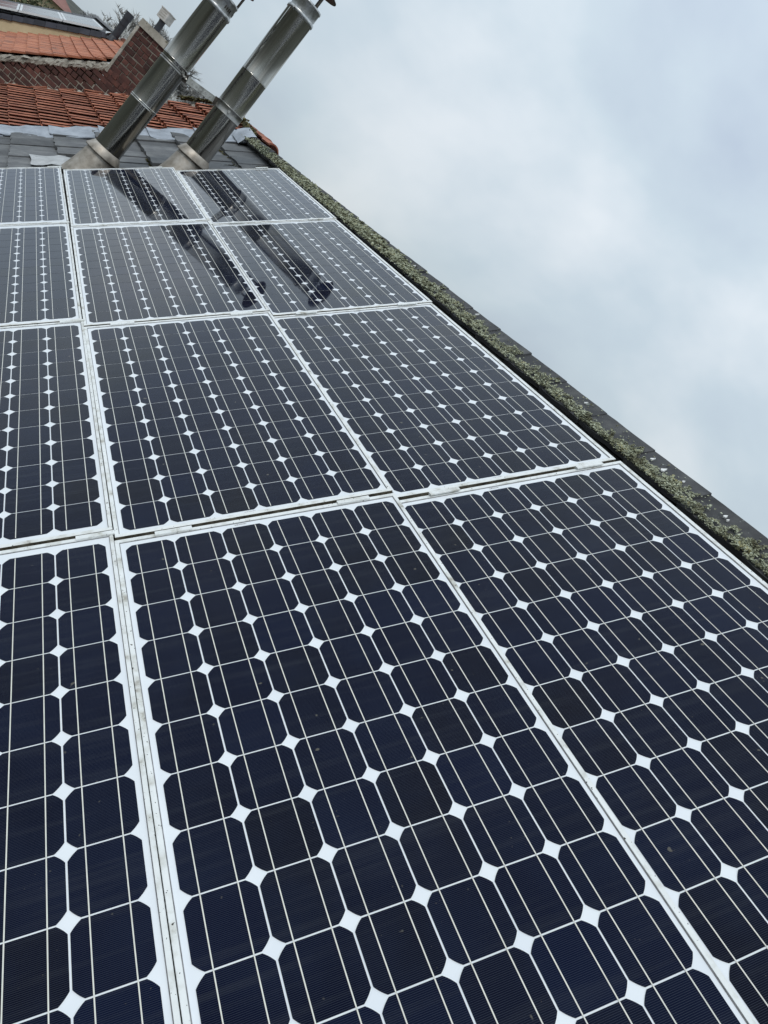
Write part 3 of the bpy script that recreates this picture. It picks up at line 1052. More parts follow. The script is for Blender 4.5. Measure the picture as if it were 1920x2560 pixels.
def flue(base, th_deg, label, joints, bands, clamp, top, r):
    q, d = axis_quat(th_deg)
    R_ = root('steel_flue', label, 'flue', PW(*base), (0, 0, 0), 'twin steel flues')
    R_.rotation_mode = 'QUATERNION'
    R_.rotation_quaternion = q
    js = [-2.0] + joints + [top]
    for i, (a, b_) in enumerate(zip(js[:-1], js[1:])):
        re = r + 0.012 * i
        lathe_part('pipe_section', [(re, a), (re, b_ - 0.08), (re + 0.018, b_ - 0.06), (re + 0.018, b_ - 0.03), (re, b_), (re - 0.05, b_)], M['steel'], R_, 64)
        # longitudinal lap seam
        mb_ = MB()
        ang = 4.1 + 0.5 * i
        mb_.box(-0.03, 0.03, -0.008, 0.012, a + 0.02, b_ - 0.12)
        o_ = part('lap_seam', mb_, M['steel'], R_)
        o_.location = Vector((math.cos(ang) * re, math.sin(ang) * re, 0)) * U
        o_.rotation_euler = (0, 0, ang - math.pi / 2)
    for s_ in bands:
        lathe_part('locking_band', [(r + .015, s_ - .10), (r + .03, s_ - .10), (r + .035, s_ - .04), (r + .018, s_ - .02), (r + .018, s_ + .02), (r + .035, s_ + .04), (r + .03, s_ + .10), (r + .015, s_ + .10)], M['steel'], R_, 56)
    a, b_ = clamp
    cb = lathe_part('clamp_band', [(r + .02, a), (r + .048, a + .01), (r + .048, a + .05), (r + .036, a + .07), (r + .036, b_ - .07), (r + .048, b_ - .05), (r + .048, b_ - .01), (r + .02, b_)], M['steel_band'], R_, 56)
    for ang, zz in ((-2.35, (a + b_) / 2), (-2.1, (a + b_) / 2), (-0.2, (a + b_) / 2)):
        mb_ = MB()
        mb_.tube((0, 0, 0), (0.20, 0, 0), 0.065, 0.065, 8)
        mb_.tube((0.0, 0, 0.02), (0.10, 0, 0.02), 0.10, 0.10, 6)
        o_ = part('bolt', mb_, M['bolt'], R_)
        o_.location = Vector((math.cos(ang) * (r + .05), math.sin(ang) * (r + .05), zz)) * U
        o_.rotation_euler = (0, 0, ang)
    # storm collar and flared roof flashing
    lathe_part('storm_collar', [(r + .01, 0.16), (r + .035, 0.13), (1.19, -0.32), (1.185, -0.40), (r + .12, -0.22)], M['steel_dull'], R_, 56)
    lathe_part('roof_flashing', [(0.98, -0.23), (1.02, -0.40), (1.22, -1.5), (1.55, -2.8), (1.8, -3.4)], M['steel_dull'], R_, 56)
    # top: locking ring, terminal, hat on legs
    lathe_part('locking_band', [(r + .03, top - .14), (r + .075, top - .13), (r + .085, top - .03), (r + .085, top + .03), (r + .05, top + .10), (r + .02, top + .10)], M['galv'], R_, 56)
    tm = lathe_part('terminal', [(r - .01, top + .05), (r - .01, top + .72), (r + .03, top + .74), (r + .03, top + .86), (r - .03, top + .88), (r - .05, top + .4), (r - .3, top - .2)], M['galv'], R_, 56)
    for k2 in range(10):
        mb_ = MB()
        mb_.box(-0.035, 0.035, -0.01, 0.02, 0.14, 0.34)
        ang = 3.3 + 0.16 * k2
        if k2 in (4, 5):
            continue
        o_ = part('vent_slot', mb_, M['steel_dark'], tm)
        o_.location = Vector((math.cos(ang) * (r - .01), math.sin(ang) * (r - .01), top + 0.12)) * U
        o_.rotation_euler = (0, 0, ang - math.pi / 2)
    for k2 in range(3):
        ang = 0.35 + 2.094 * k2
        mb_ = MB()
        x_, y_ = math.cos(ang) * (r - .08), math.sin(ang) * (r - .08)
        mb_.tube((x_, y_, top + .6), (x_, y_, top + 1.95), 0.075, 0.075, 8)
        part('cowl_leg', mb_, M['steel_dark'], R_)
    lathe_part('cowl_hat', [(0.0, top + 2.32), (0.5, top + 2.25), (1.0, top + 2.06), (1.24, top + 1.92), (1.24, top + 1.87), (1.0, top + 1.93), (0.0, top + 2.02)], M['steel_dark'], R_, 48)
    mb_ = MB()
    mb_.tube((r + .05, 0, top - .05), (r + .30, 0, top - .05), .06, .06, 8)
    o_ = part('bolt', mb_, M['bolt'], R_)
    o_.rotation_euler = (0, 0, -0.75)
    return R_, q, d


def axis_point(base, th_deg, s_):
    q, d = axis_quat(th_deg)
    return PW(*base) + d * (s_ * U)


LB, LT = (2.585, 41.2, 0.379), 44.4
RB, RT = (8.006, 40.2, 0.24), 42.3
flue(LB, LT, 'mirror bright steel flue nearer the left, standing before the brick chimney', [3.76, 6.98], [3.72], (6.50, 6.72), 10.84, 0.865)
flue(RB, RT, 'steel flue nearer the ridge, its top pale against open sky', [3.35, 6.0], [], (3.05, 3.62), 10.50, 0.885)

# flat brace between the two flues
pa, pb = axis_point(LB, LT, 6.45), axis_point(RB, RT, 3.45)
dd = (pb - pa).normalized()
pa2, pb2 = pa + dd * 0.97 * U, pb - dd * 0.97 * U
br = root('flue_brace', 'flat perforated steel brace bolted between the two steel flues', 'brace', (pa2 + pb2) / 2)
br.rotation_mode = 'QUATERNION'
zax = PD(math.sin(TH), 0, math.cos(TH)).normalized()
xax = dd
yax = zax.cross(xax).normalized()
zax = xax.cross(yax)
br.rotation_quaternion = Matrix((xax, yax, zax)).transposed().to_quaternion()
Ln = (pb2 - pa2).length / U
mb = MB()
mb.box(-Ln / 2, Ln / 2, -0.02, 0.02, -0.19, 0.19)
mb.box(-Ln / 2, Ln / 2, -0.10, 0.02, 0.16, 0.20)
part('bar', mb, M['steel'], br)
for sgn in (-1, 1):
    mb = MB()
    mb.box(sgn * Ln / 2 - 0.12, sgn * Ln / 2 + 0.12, -0.14, 0.14, -0.24, 0.24)
    part('end_lug', mb, M['steel_dark'], br)
for k in range(5):
    mb = MB()
    X = -Ln / 2 + 0.45 + k * (Ln - 0.9) / 4
    mb.tube((X, -0.10, 0), (X, 0.10, 0), 0.085, 0.085, 8)
    part('bolt', mb, M['bolt'], br)

# ------------------------------------------------------------------ neighbour: pantile house
ph = root('pantile_house', 'house with a ribbed orange pantile roof just behind the steel flues', 'house', PW(5, 66, -0.9), ROOF)
PO = Vector((5, 66, -0.9))


def pp(X, Y, n):
    return (X - PO.x, Y - PO.y, n - PO.z)


def pan_far(X):
    return 85.57 - 0.689 * (X + 5.17) if X < 6.95 else 77.2 - 1.05 * (X - 6.95)


def pan_near(X):
    return 56.3 - 0.145 * (X + 4.3)


PITCH, GAUGE = 1.66, 2.365
prof = [(0.0, -0.03), (0.3, -0.08), (0.62, -0.08), (0.84, -0.03), (0.86, 0.20), (0.98, 0.25), (1.15, 0.265), (1.38, 0.22), (1.58, 0.10), (1.70, 0.01), (1.78, -0.02)]
pan_meshes = []
for k in range(4):
    mb = MB()
    vt, vb = [], []
    Lt = 2.75
    lift = 0.42
    wob = rr(-0.02, 0.02)
    for (y, z) in prof:
        vt += [(rr(-.03, .03), y, z + lift + wob), (Lt, y, z)]
    mb.add(vt, [(2 * i, 2 * i + 1, 2 * i + 3, 2 * i + 2) for i in range(3)], smooth=True)
    mb.add(vt, [(2 * i, 2 * i + 1, 2 * i + 3, 2 * i + 2) for i in range(4, len(prof) - 1)], smooth=True)
    lip = [(x_, y_ + 0.22, z_ - 0.02) for (x_, y_, z_) in (vt[8], vt[9])]
    mb.add([vt[8], vt[9]] + lip, [(0, 2, 3, 1)])
    mb.add([(vt[6][0], vt[6][1], vt[6][2]), (vt[7][0], vt[7][1], vt[7][2]), (vt[6][0], vt[6][1] + .5, vt[6][2] - .02), (vt[7][0], vt[7][1] + .5, vt[7][2] - .02)], [(0, 1, 3, 2)])
    fr_ = [(vt[2 * i][0], vt[2 * i][1], vt[2 * i][2]) for i in range(len(prof))]
    fb_ = [(x_ + 0.03, y_, z_ - 0.17) for (x_, y_, z_) in fr_]
    n_ = len(prof)
    mb.add(fr_ + fb_, [(i, i + 1, n_ + i + 1, n_ + i) for i in range(n_ - 1)])
    mb.add([vt[-2], vt[-1], (vt[-1][0], vt[-1][1], vt[-1][2] - .17), (vt[-2][0], vt[-2][1], vt[-2][2] - .17)], [(0, 1, 2, 3), (3, 2, 1, 0)])
    pan_meshes.append(mb.mesh('pantile', M['pantile'], U))
SKEW = -0.025
for ci in range(-4, 9):
    X = -3.62 + GAUGE * ci
    y = pan_near(X) - 0.6 + rr(-.1, .1)
    while y + 0.8 < pan_far(X + 1.0) - 0.15:
        o = link('pantile', pan_meshes[rnd.randrange(4)], ph)
        xx = X + SKEW * (y - 57) + rr(-.07, .07)
        if xx + 2.2 < 15.7:
            o.location = Vector(pp(xx, y, -1.12 + rr(-0.03, 0.035))) * U
            o.rotation_euler = (rr(-.02, .02), 0.0, math.radians(1.4) + rr(-.012, .012))
        else:
            bpy.data.objects.remove(o)
        y += PITCH + rr(-0.01, 0.015)
# roof body
mb = MB()
c4 = [(-20, pan_near(-20)), (15.4, pan_near(15.4) + 0.3), (15.4, pan_far(15.4)), (6.95, pan_far(6.95)), (-20, pan_far(-20))]
mb.add([pp(x_, y_, -1.28) for x_, y_ in c4] + [pp(x_, y_, -1.9) for x_, y_ in c4],
       [(0, 1, 2, 3, 4), (9, 8, 7, 6, 5)] + [(i, 5 + i, 5 + (i + 1) % 5, (i + 1) % 5) for i in range(5)])
part('roof_deck', mb, M['underlay'], ph)
mb = MB()
e1 = (15.4 + k86[0] * 28, -1.28 + k86[1] * 28)
mb.hexa([pp(15.0, 54, -1.4), pp(e1[0] - .4, 54, e1[1]), pp(e1[0] - .4, 68, e1[1]), pp(15.0, 68, -1.4),
         pp(15.4, 54, -1.25), pp(e1[0], 54, e1[1]), pp(e1[0], 68, e1[1]), pp(15.4, 68, -1.25)])
part('back_slope', mb, M['red_tile'], ph)
# half round ridge tiles
mb = MB()
rv, rf = [], []
for q, yy in enumerate((0.0, 2.45)):
    for k in range(9):
        a = math.radians(-15 + 150 * k / 8)
        rr_ = 0.62 - 0.03 * q
        rv.append((rr_ * math.sin(a) * 1.0 - 0.35, yy, rr_ * math.cos(a) - 0.25))
rf = [(k, k + 1, 9 + k + 1, 9 + k) for k in range(8)]
mb.add(rv, rf, smooth=True)
mb.add([(x_, y_, z_ - 0.13 if k_ < 99 else z_) for k_, (x_, y_, z_) in enumerate(rv)], [tuple(reversed(f__)) for f__ in rf])
mb.add(rv[:9] + [(x_ * 0.86 - 0.03, y_, z_ - 0.12) for (x_, y_, z_) in rv[:9]], [(k, 9 + k, 10 + k, k + 1) for k in range(8)])
rt_me = mb.mesh('ridge_tile', M['pantile'], U)
y = 49.4
first = True
while y < 67.5:
    o = link('ridge_tile', rt_me, ph)
    o.location = Vector(pp(15.45 if y < 51 else 15.6, y, -0.98 + rr(-.04, .04))) * U
    o.rotation_euler = (rr(-.02, .02), 0.0, rr(-.02, .02))
    if first:
        o['label'] = 'curled orange end tile of the ridge'
        first = False
    y += 2.3
# mortar lumps bedding the verge against the brick wall
lump_me = []
for k in range(4):
    mb = MB()
    vv_, ff_ = [], []
    ico = [(0, 0, 1)] + [(math.cos(a * 1.0472) * .8, math.sin(a * 1.0472) * .8, rr(.2, .5)) for a in range(6)] + [(math.cos(a * 1.0472 + .5), math.sin(a * 1.0472 + .5), rr(-.5, -.2)) for a in range(6)]
    vv_ = [(x_ * rr(.8, 1.2), y_ * rr(.8, 1.2), z_) for (x_, y_, z_) in ico]
    ff_ = [(0, 1 + a, 1 + (a + 1) % 6) for a in range(6)] + [(1 + a, 7 + a, 1 + (a + 1) % 6) for a in range(6)] + [(7 + a, 7 + (a + 1) % 6, 1 + (a + 1) % 6) for a in range(6)]
    mb.add(vv_, ff_)
    lump_me.append(mb.mesh('mortar_lump', M['concrete'], U))
X = -8.0
while X < 15.0:
    o = link('mortar_lump', lump_me[rnd.randrange(4)], ph)
    o.location = Vector(pp(X, pan_far(X) - 0.05 + rr(-.15, .05), -0.92 + rr(-.06, .06))) * U
    s_ = rr(.30, .55)
    o.scale = (s_ * 1.5, s_ * 1.0, s_ * rr(.5, .85))
    o.rotation_euler = (0, 0, rr(-.9, -.3))
    X += rr(.5, 1.0)
# long tile slips bedded in that mortar
for X in (-6.6, -4.2, -1.4, 1.3, 3.9, 6.0):
    mb = MB()
    mb.hexa([(-0.9, -0.20, 0), (0.9, -0.22, 0.02), (0.92, 0.2, 0), (-0.88, 0.22, 0), (-0.9, -0.2, .12), (0.9, -0.2, .15), (0.9, 0.2, .14), (-0.9, 0.2, .11)])
    o = part('verge_slip', mb, M['pantile'], ph)
    o.location = Vector(pp(X, pan_far(X) - 0.55, -0.72)) * U
    o.rotation_euler = (0.1, -0.03, -0.60 + rr(-.06, .06))
# walls
mb = MB()
hl = PW(5, 66, -0.9)
inv = Matrix.Rotation(-TH, 4, 'Y').inverted() @ Matrix.Translation(-hl)
q0, q1, q2, q3 = PW(-18, pan_near(-18) + .5, -2), PW(15.2, 54.6, -2), PW(15.2, 67, -2), PW(-18, pan_far(-18) - .5, -2)
bx = PW(e1[0], 55, e1[1])
wv = [q0, q1, Vector((bx.x - .3, q1.y, bx.z)), Vector((bx.x - .3, q2.y, bx.z)), q2, q3]
wv2 = [Vector((q_.x, q_.y, 0)) for q_ in wv]
mb.add([inv @ q_ for q_ in wv + wv2], [(i, (i + 1) % 6, 6 + (i + 1) % 6, 6 + i) for i in range(6)])
part('wall', mb, M['brickwall'], ph, 1.0)

# ------------------------------------------------------------------ brick gable house behind it
AZ = math.atan2(-0.689, CS)     # horizontal direction of its gable wall
WB = PW(-5.17, 85.57, -0.9)     # foot of the wall at the left of what shows
gh = root('brick_gable_house', 'house with a dark red brick gable and flat orange tiles above the pantile roof', 'house', WB, (0, 0, AZ))
SB, ST = 0.6787, 0.682          # slopes of the foot and of the verge in the wall


def h_foot(a):
    return SB * a


def h_top(a):
    return 3.55 + ST * a


mb = MB()
# mortar bed behind the bricks
a0, a1 = -7.0, 12.4
mb.hexa([(a0, -0.015, -50), (a1, -0.015, -50), (a1, 2.0, -50), (a0, 2.0, -50), (a0, -0.015, h_top(a0) - 0.12), (a1, -0.015, h_top(a1) - 3.0), (a1, 2.0, h_top(a1) - 3.0), (a0, 2.0, h_top(a0) - 0.12)])
part('mortar_bed', mb, M['mortar'], gh)
brick_me = {}
for nm, ln in (('s', 1.50), ('h', 0.68)):
    brick_me[nm] = []
    for k in range(3):
        mb = MB()
        hh = 0.236
        j = lambda: rr(-.018, .018)
        x0_, x1_ = -ln / 2, ln / 2
        bq = 0.03
        mb.add([(x0_ + j(), 0.5, -hh), (x1_ + j(), 0.5, -hh), (x1_ + j(), 0.5, hh), (x0_ + j(), 0.5, hh),
                (x0_ + j(), bq, -hh + j()), (x1_ + j(), bq, -hh + j()), (x1_ + j(), bq, hh + j()), (x0_ + j(), bq, hh + j()),
                (x0_ + bq, 0, -hh + bq), (x1_ - bq, 0, -hh + bq), (x1_ - bq, 0, hh - bq), (x0_ + bq, 0, hh - bq)],
               [(8, 9, 10, 11), (4, 5, 9, 8), (5, 6, 10, 9), (6, 7, 11, 10), (7, 4, 8, 11), (0, 1, 5, 4), (1, 2, 6, 5), (2, 3, 7, 6), (3, 0, 4, 7)])
        brick_me[nm].append(mb.mesh('brick', M['brick'], U))
BH = 0.575


def lay(parent, inside, hmin, hmax, amin, amax, oy=0.0):
    k_ = 0
    h = hmin
    while h < hmax:
        a = amin - rr(0, 1.2)
        header = (k_ % 2 == 0)
        alt = 0
        while a < amax:
            kind = 'h' if (header and alt % 3 != 2) or (not header and alt % 4 == 3) else 's'
            ln = 1.50 if kind == 's' else 0.68
            if inside(a + ln / 2, h):
                o_ = link('brick', brick_me[kind][rnd.randrange(3)], parent)
                o_.location = Vector((a + ln / 2, oy + rr(-.06, -.03), h + rr(-.012, .012))) * U
                o_.rotation_euler = (0, rr(-.012, .012), rr(-.01, .01))
            a += ln + 0.10
            alt += 1
        h += BH
        k_ += 1


lay(gh, lambda a, h: h_foot(a) - 0.35 < h < h_top(a) - 0.35 and -3.2 < a < 8.75 + (h > 1e9), -3, 10, -3.2, 12.0, -0.02)
lay(gh, lambda a, h: 8.75 <= a < 12.3 and h_foot(a) - 0.3 < h < 9.2, 5, 9.3, 8.0, 12.4, -0.02)
# rough cement fillet under the tiles
mb = MB()
vv_, nseg = [], 90
for i in range(nseg + 1):
    a = -5.2 + 13.95 * i / nseg
    w0 = 0.22 * mnoise.noise(Vector((a * 1.9, 1.0, 0.0))) + 0.14 * mnoise.noise(Vector((a * 5.0, 4.0, 0.0)))
    lo = h_top(a) - 0.72 + w0 * 1.3
    for j_, (yy, hh_) in enumerate(((0.02, lo), (-0.16, lo + .10), (-0.20, lo + .42), (-0.10, h_top(a) + 0.12), (0.30, h_top(a) + 0.40), (1.2, h_top(a) + 0.34))):
        vv_.append((a + rr(-.05, .05), yy + rr(-.07, .07), hh_ + rr(-.07, .07)))
mb.add(vv_, [(i * 6 + j_, (i + 1) * 6 + j_, (i + 1) * 6 + j_ + 1, i * 6 + j_ + 1) for i in range(nseg) for j_ in range(5)])
part('cement_fillet', mb, M['concrete'], gh)
for k in range(16):
    a = -4.6 + 13.0 * k / 15 + rr(-.4, .4)
    o = link('mortar_lump', lump_me[rnd.randrange(4)], gh)
    o.location = Vector((a, -0.12, h_top(a) - 0.25 + rr(-.2, .3))) * U
    s_ = rr(.2, .42)
    o.scale = (s_ * 1.4, s_ * 0.6, s_ * rr(.6, .9))
    o.rotation_euler = (rr(-.4, .4), -0.6 + rr(-.4, .4), rr(-.3, .3))
# plain tiles: stepped courses following the ridge, each course a part
inv_g = Matrix.Rotation(AZ, 4, 'Z').inverted() @ Matrix.Translation(-WB)


def g_loc(X, Y, n):
    return tuple((inv_g @ PW(X, Y, n)) / U)


def vg_near(X):
    return 85.95 - 0.689 * (X + 3.37)


def vg_far(X):
    return 121.9 - 0.69 * (X + 3.76)


def curl(d):                    # the tiles nearest the gable tip up over the fillet
    return 0.45 * max(0.0, 1 - d / 12.0) ** 2


GA = 1.335
for ci in range(-8, 10):
    X = -3.37 + GA * ci
    if X + GA > 10.2:
        continue
    mb = MB()
    y = vg_near(X) - 0.35 + (6.5 if X > 5.5 else 0)
    yf = vg_far(X)
    while y < yf:
        w_ = 1.30
        dz = rr(-.015, .02)
        pc = max(.01, min(.99, 0.5 + rr(-.4, .4)))
        ys2 = [y, y + w_ - 0.03]
        XE = 5.60 if (X < 5.6 < X + 1.6 and y < vg_near(X) + 6) else X + 1.6
        def nn(yy, base):
            return 1.66 + base + dz + curl(yy - vg_near(X))
        c8 = [g_loc(X, ys2[0], nn(ys2[0], 0.02)), g_loc(XE, ys2[0], nn(ys2[0], -0.16)), g_loc(XE, ys2[1], nn(ys2[1], -0.16)), g_loc(X, ys2[1], nn(ys2[1], 0.0)),
              g_loc(X, ys2[0], nn(ys2[0], 0.21)), g_loc(XE, ys2[0], nn(ys2[0], 0.0)), g_loc(XE, ys2[1], nn(ys2[1], 0.0)), g_loc(X, ys2[1], nn(ys2[1], 0.21))]
        mb.hexa(c8, piece=pc)
        y += w_
    part('tile_course', mb, M['plain_tile'], gh)
mb = MB()
mb.hexa([g_loc(-20, vg_near(-20), 0.9), g_loc(9.9, vg_near(9.9), 0.9), g_loc(9.9, vg_far(9.9), 0.9), g_loc(-20, vg_far(-20), 0.9),
         g_loc(-20, vg_near(-20) + .3, 1.45), g_loc(9.9, vg_near(9.9) + .3, 1.45), g_loc(9.9, vg_far(9.9), 1.45), g_loc(-20, vg_far(-20), 1.45)])
part('roof_deck', mb, M['underlay'], gh)
mb = MB()
e2 = (10.0 + k86[0] * 22, 1.5 + k86[1] * 22)
mb.hexa([g_loc(9.8, 78, 1.2), g_loc(e2[0] - .3, 78, e2[1]), g_loc(e2[0] - .3, 112, e2[1]), g_loc(9.8, 112, 1.2),
         g_loc(10.1, 78, 1.55), g_loc(e2[0], 78, e2[1]), g_loc(e2[0], 112, e2[1]), g_loc(10.1, 112, 1.55)])
part('back_slope', mb, M['red_tile'], gh)
# clay ridge end and lead dressing at the chimney
mb = MB()
for q in range(3):
    yy = 93 + q * 7
    vv_ = [g_loc(10.1 + 0.45 * math.sin(math.radians(-60 + 24 * k)), yy + d_y, 1.50 + 0.45 * math.cos(math.radians(-60 + 24 * k))) for d_y in (0, 6.9) for k in range(6)]
    mb.add(vv_, [(k, k + 1, 6 + k + 1, 6 + k) for k in range(5)], smooth=True)
    mb.add(vv_, [(6 + k, 6 + k + 1, k + 1, k) for k in range(5)], smooth=True)
part('ridge_tile', mb, M['plain_tile'], gh)
mb = MB()
vv_ = []
for i in range(4):
    for j_ in range(3):
        vv_.append((7.6 + 0.42 * i + rr(-.04, .04), 0.05 - 0.06 * j_ + rr(-.05, .05), h_top(7.6 + .42 * i) + 0.26 - 0.2 * j_ + rr(-.04, .04)))
mb.add(vv_, [(i * 3 + j_, (i + 1) * 3 + j_, (i + 1) * 3 + j_ + 1, i * 3 + j_ + 1) for i in range(3) for j_ in range(2)])
mb.add([(x_, y_ + .08, z_) for x_, y_, z_ in vv_], [(i * 3 + j_ + 1, (i + 1) * 3 + j_ + 1, (i + 1) * 3 + j_, i * 3 + j_) for i in range(3) for j_ in range(2)])
part('lead_flashing', mb, M['alu'], gh)

# ------------------------------------------------------------------ chimney on the gable
CA0, CA1 = 8.78, 12.25
cbx = Matrix.Rotation(AZ, 4, 'Z') @ (Vector(((CA0 + CA1) / 2, 1.75, 0)) * U)
chm = root('brick_chimney', 'dark red brick chimney with a weathered concrete cap beside the steel flue', 'chimney', WB + cbx + Vector((0, 0, 9.2 * U)), (0, 0, AZ))
cx0 = (CA0 + CA1) / 2
hw = (CA1 - CA0) / 2
mb = MB()
mb.box(-hw + .03, hw - .03, -1.735, 1.75, -4.0, 5.15)
part('mortar_core', mb, M['mortar_dark'], chm)


def in_ch(a, h):
    return -hw - .05 < a - 0 < hw + 0.05


k = 0
h = -1.45
while h < 5.0:
    a = -hw
    alt = k % 2
    seq = ['s', 's', 'h'] if alt else ['h', 's', 's']
    if k % 3 == 2:
        seq = ['h', 'h', 'h', 'h', 'h']
    tot = sum(1.5 if q == 's' else .68 for q in seq) + 0.1 * (len(seq) - 1)
    sc = (2 * hw) / tot
    for q in seq:
        ln = 1.5 if q == 's' else .68
        o = link('brick', brick_me[q][rnd.randrange(3)], chm)
        o.location = Vector((a + ln * sc / 2, -1.80 + rr(-.04, .04), h + rr(-.035, .035))) * U
        o.rotation_euler = (rr(-.03, .03), rr(-.02, .02), rr(-.03, .03))
        o.scale = (sc, 1, 1)
        a += (ln + 0.1) * sc
    # left side, seen on edge
    for b_ in range(2):
        o = link('brick', brick_me['s'][rnd.randrange(3)], chm)
        o.location = Vector((-hw - 0.02, -1.0 + 1.62 * b_ + .2 * alt, h)) * U
        o.rotation_euler = (0, 0, -math.pi / 2)
    h += BH
    k += 1
mb = MB()
mb.box(-hw - .20, -hw + .13, -1.90, -1.2, -0.5, 4.95)
part('cement_strip', mb, M['concrete'], chm)
mb = MB()
e_ = .16
mb.hexa([(-hw - e_, -1.98, 5.08), (hw + e_, -1.98, 5.02), (hw + e_, 1.95, 5.04), (-hw - e_, 1.95, 5.1), (-hw - e_ + .05, -1.93, 5.86), (hw + e_ - .06, -1.9, 5.80), (hw + e_ - .03, 1.9, 5.82), (-hw - e_ + .05, 1.9, 5.9)])
part('cap', mb, M['concrete'], chm)
mb = MB()
mb.tube((-1.32, 0, 5.6), (-1.32, 0, 7.15), 0.33, 0.33, 16)
fp = part('flue_pipe', mb, M['black_pipe'], chm)
mb = MB()
mb.box(-1.88, -0.76, -0.56, 0.56, 7.05, 8.0)
mb.box(-1.94, -0.70, -0.62, 0.62, 8.0, 8.1)
cw_ = part('cowl', mb, M['cowl'], chm)
for k in range(3):
    mb = MB()
    mb.box(-1.66, -0.98, -0.575, -0.55, 7.25 + .24 * k, 7.33 + .24 * k)
    part('louvre', mb, M['steel_dull'], cw_)

# ------------------------------------------------------------------ third house: dark slates, cream gable, its own panels
W3 = PW(-3.76, 121.29, 1.75)
h3 = root('slate_gable_house', 'house with a cream rendered gable under a blue black slate verge', 'house', W3, (0, 0, AZ))
# in its own wall frame: a along the wall, z up; verge line
V0, V1 = (-3.39, -0.86 + 2.565 - 1.28), (10.37, 6.71 + 2.565 - 1.28)
h0ref = (-3.76 * SN + 1.75 * CS)


def v_top(a):
    return (-0.86 - h0ref) + (6.71 + 0.86) / (10.37 + 3.39) * (a + 3.39)


mb = MB()
mb.hexa([(-20, 0.05, -70), (13, 0.05, -70), (13, 1.5, -70), (-20, 1.5, -70), (-20, 0.05, v_top(-20) - .3), (13, 0.05, v_top(13) - .3), (13, 1.5, v_top(13) - .3), (-20, 1.5, v_top(-20) - .3)])
part('wall', mb, M['render'], h3)
sl3 = []
for k in range(3):
    mb = MB()
    mb.hexa([(-0.86, -0.16, -0.62 + rr(-.03, .03)), (0.85, -0.16, -0.62 + rr(-.03, .03)), (0.85, 0.0, -0.62), (-0.86, 0.0, -0.62), (-0.86, -0.13, 0.10), (0.84, -0.13, 0.10), (0.84, 0.0, 0.10), (-0.86, 0.0, 0.10)])
    sl3.append(mb.mesh('verge_slate', M['far_slate'], U))
slope3 = math.atan((6.71 + 0.86) / (10.37 + 3.39))
a = -8.4
while a < 12.6:
    o = link('verge_slate', sl3[rnd.randrange(3)], h3)
    o.location = Vector((a, rr(-.04, .0), v_top(a))) * U
    o.rotation_euler = (0, -slope3 * 0.92 + rr(-.03, .03), 0)
    a += 1.53
# roof plane of this house: slope 37.1 degrees, eaves to the left
inv3 = Matrix.Rotation(AZ, 4, 'Z').inverted() @ Matrix.Translation(-W3)
TAN3 = 0.7567


def r3(xw, Y, off=0.0):
    """xw: horizontal across the ridge (cells), Y along the ridge, off: height above the slates"""
    hh = -0.86 + TAN3 * (xw + 6.405) + off
    return tuple((inv3 @ Vector((xw * U, Y * U, Z0 + hh * U))) / U)


def y3(xw):                      # verge in plan
    return 123.61 - 0.943 * (xw + 6.405)


mb = MB()
mb.hexa([r3(-14, y3(-14) + .1, -.7), r3(4.95, y3(4.95) + .1, -.7), r3(4.95, 156, -.7), r3(-14, 180, -.7), r3(-14, y3(-14) + .1, -.12), r3(4.95, y3(4.95) + .1, -.12), r3(4.95, 156, -.12), r3(-14, 180, -.12)])
part('roof_deck', mb, M['far_slate'], h3)
x = -13.0
while x < 4.9:
    mb = MB()
    y = y3(x) + .1
    ye = 156 + (4.95 - x) * 1.25
    while y < ye:
        w_ = min(3.0, ye - y)
        dz = rr(-.02, .02)
        mb.hexa([r3(x, y, -.1), r3(x + 1.75, y, -.2), r3(x + 1.75, y + w_ - .08, -.2), r3(x, y + w_ - .08, -.1), r3(x, y, .12 + dz), r3(x + 1.75, y, 0.0 + dz), r3(x + 1.75, y + w_ - .08, dz), r3(x, y + w_ - .08, .12 + dz)], piece=rr(.02, .98))
        y += 3.0
    part('slate_course', mb, M['far_course'], h3)
    x += 1.5
mb = MB()
mb.hexa([r3(4.6, 112.5, -.4), r3(22, 112.5, -27), r3(22, 156, -27), r3(4.6, 156, -.4), r3(4.95, 112.5, -.05), r3(22.4, 112.5, -26.6), r3(22.4, 156, -26.6), r3(4.95, 156, -.05)])
part('back_slope', mb, M['far_slate'], h3)
rme = MB()
vv_ = [(0.55 * math.sin(math.radians(-75 + 25 * k)), y_, 0.5 * math.cos(math.radians(-75 + 25 * k))) for y_ in (0, 3.05) for k in range(7)]
rme.add(vv_, [(k, k + 1, 8 + k, 7 + k) for k in range(6)], smooth=True)
rme.add(vv_[:7], [(6, 5, 4, 3, 2, 1, 0)])
rme3 = rme.mesh('ridge_tile', M['slate_field'], U)
y = 112.6
while y < 155:
    o = link('ridge_tile', rme3, h3)
    o.location = Vector(r3(4.98, y, 0.02)) * U
    o.rotation_euler = (0, 0, -AZ)
    y += 3.1
# crumpled lead at the end of the ridge
mb = MB()
vv_ = []
for i in range(4):
    for j_ in range(3):
        q_ = Vector(r3(4.0 + .45 * i, 112.0 + 0.8 * j_, 0.30 + rr(-.12, .12)))
        vv_.append(tuple(q_))
mb.add(vv_, [(i * 3 + j_, (i + 1) * 3 + j_, (i + 1) * 3 + j_ + 1, i * 3 + j_ + 1) for i in range(3) for j_ in range(2)])
mb.add([(x_, y_, z_ - .1) for x_, y_, z_ in vv_], [(i * 3 + j_ + 1, (i + 1) * 3 + j_ + 1, (i + 1) * 3 + j_, i * 3 + j_) for i in range(3) for j_ in range(2)])
part('lead_flashing', mb, M['alu'], h3)

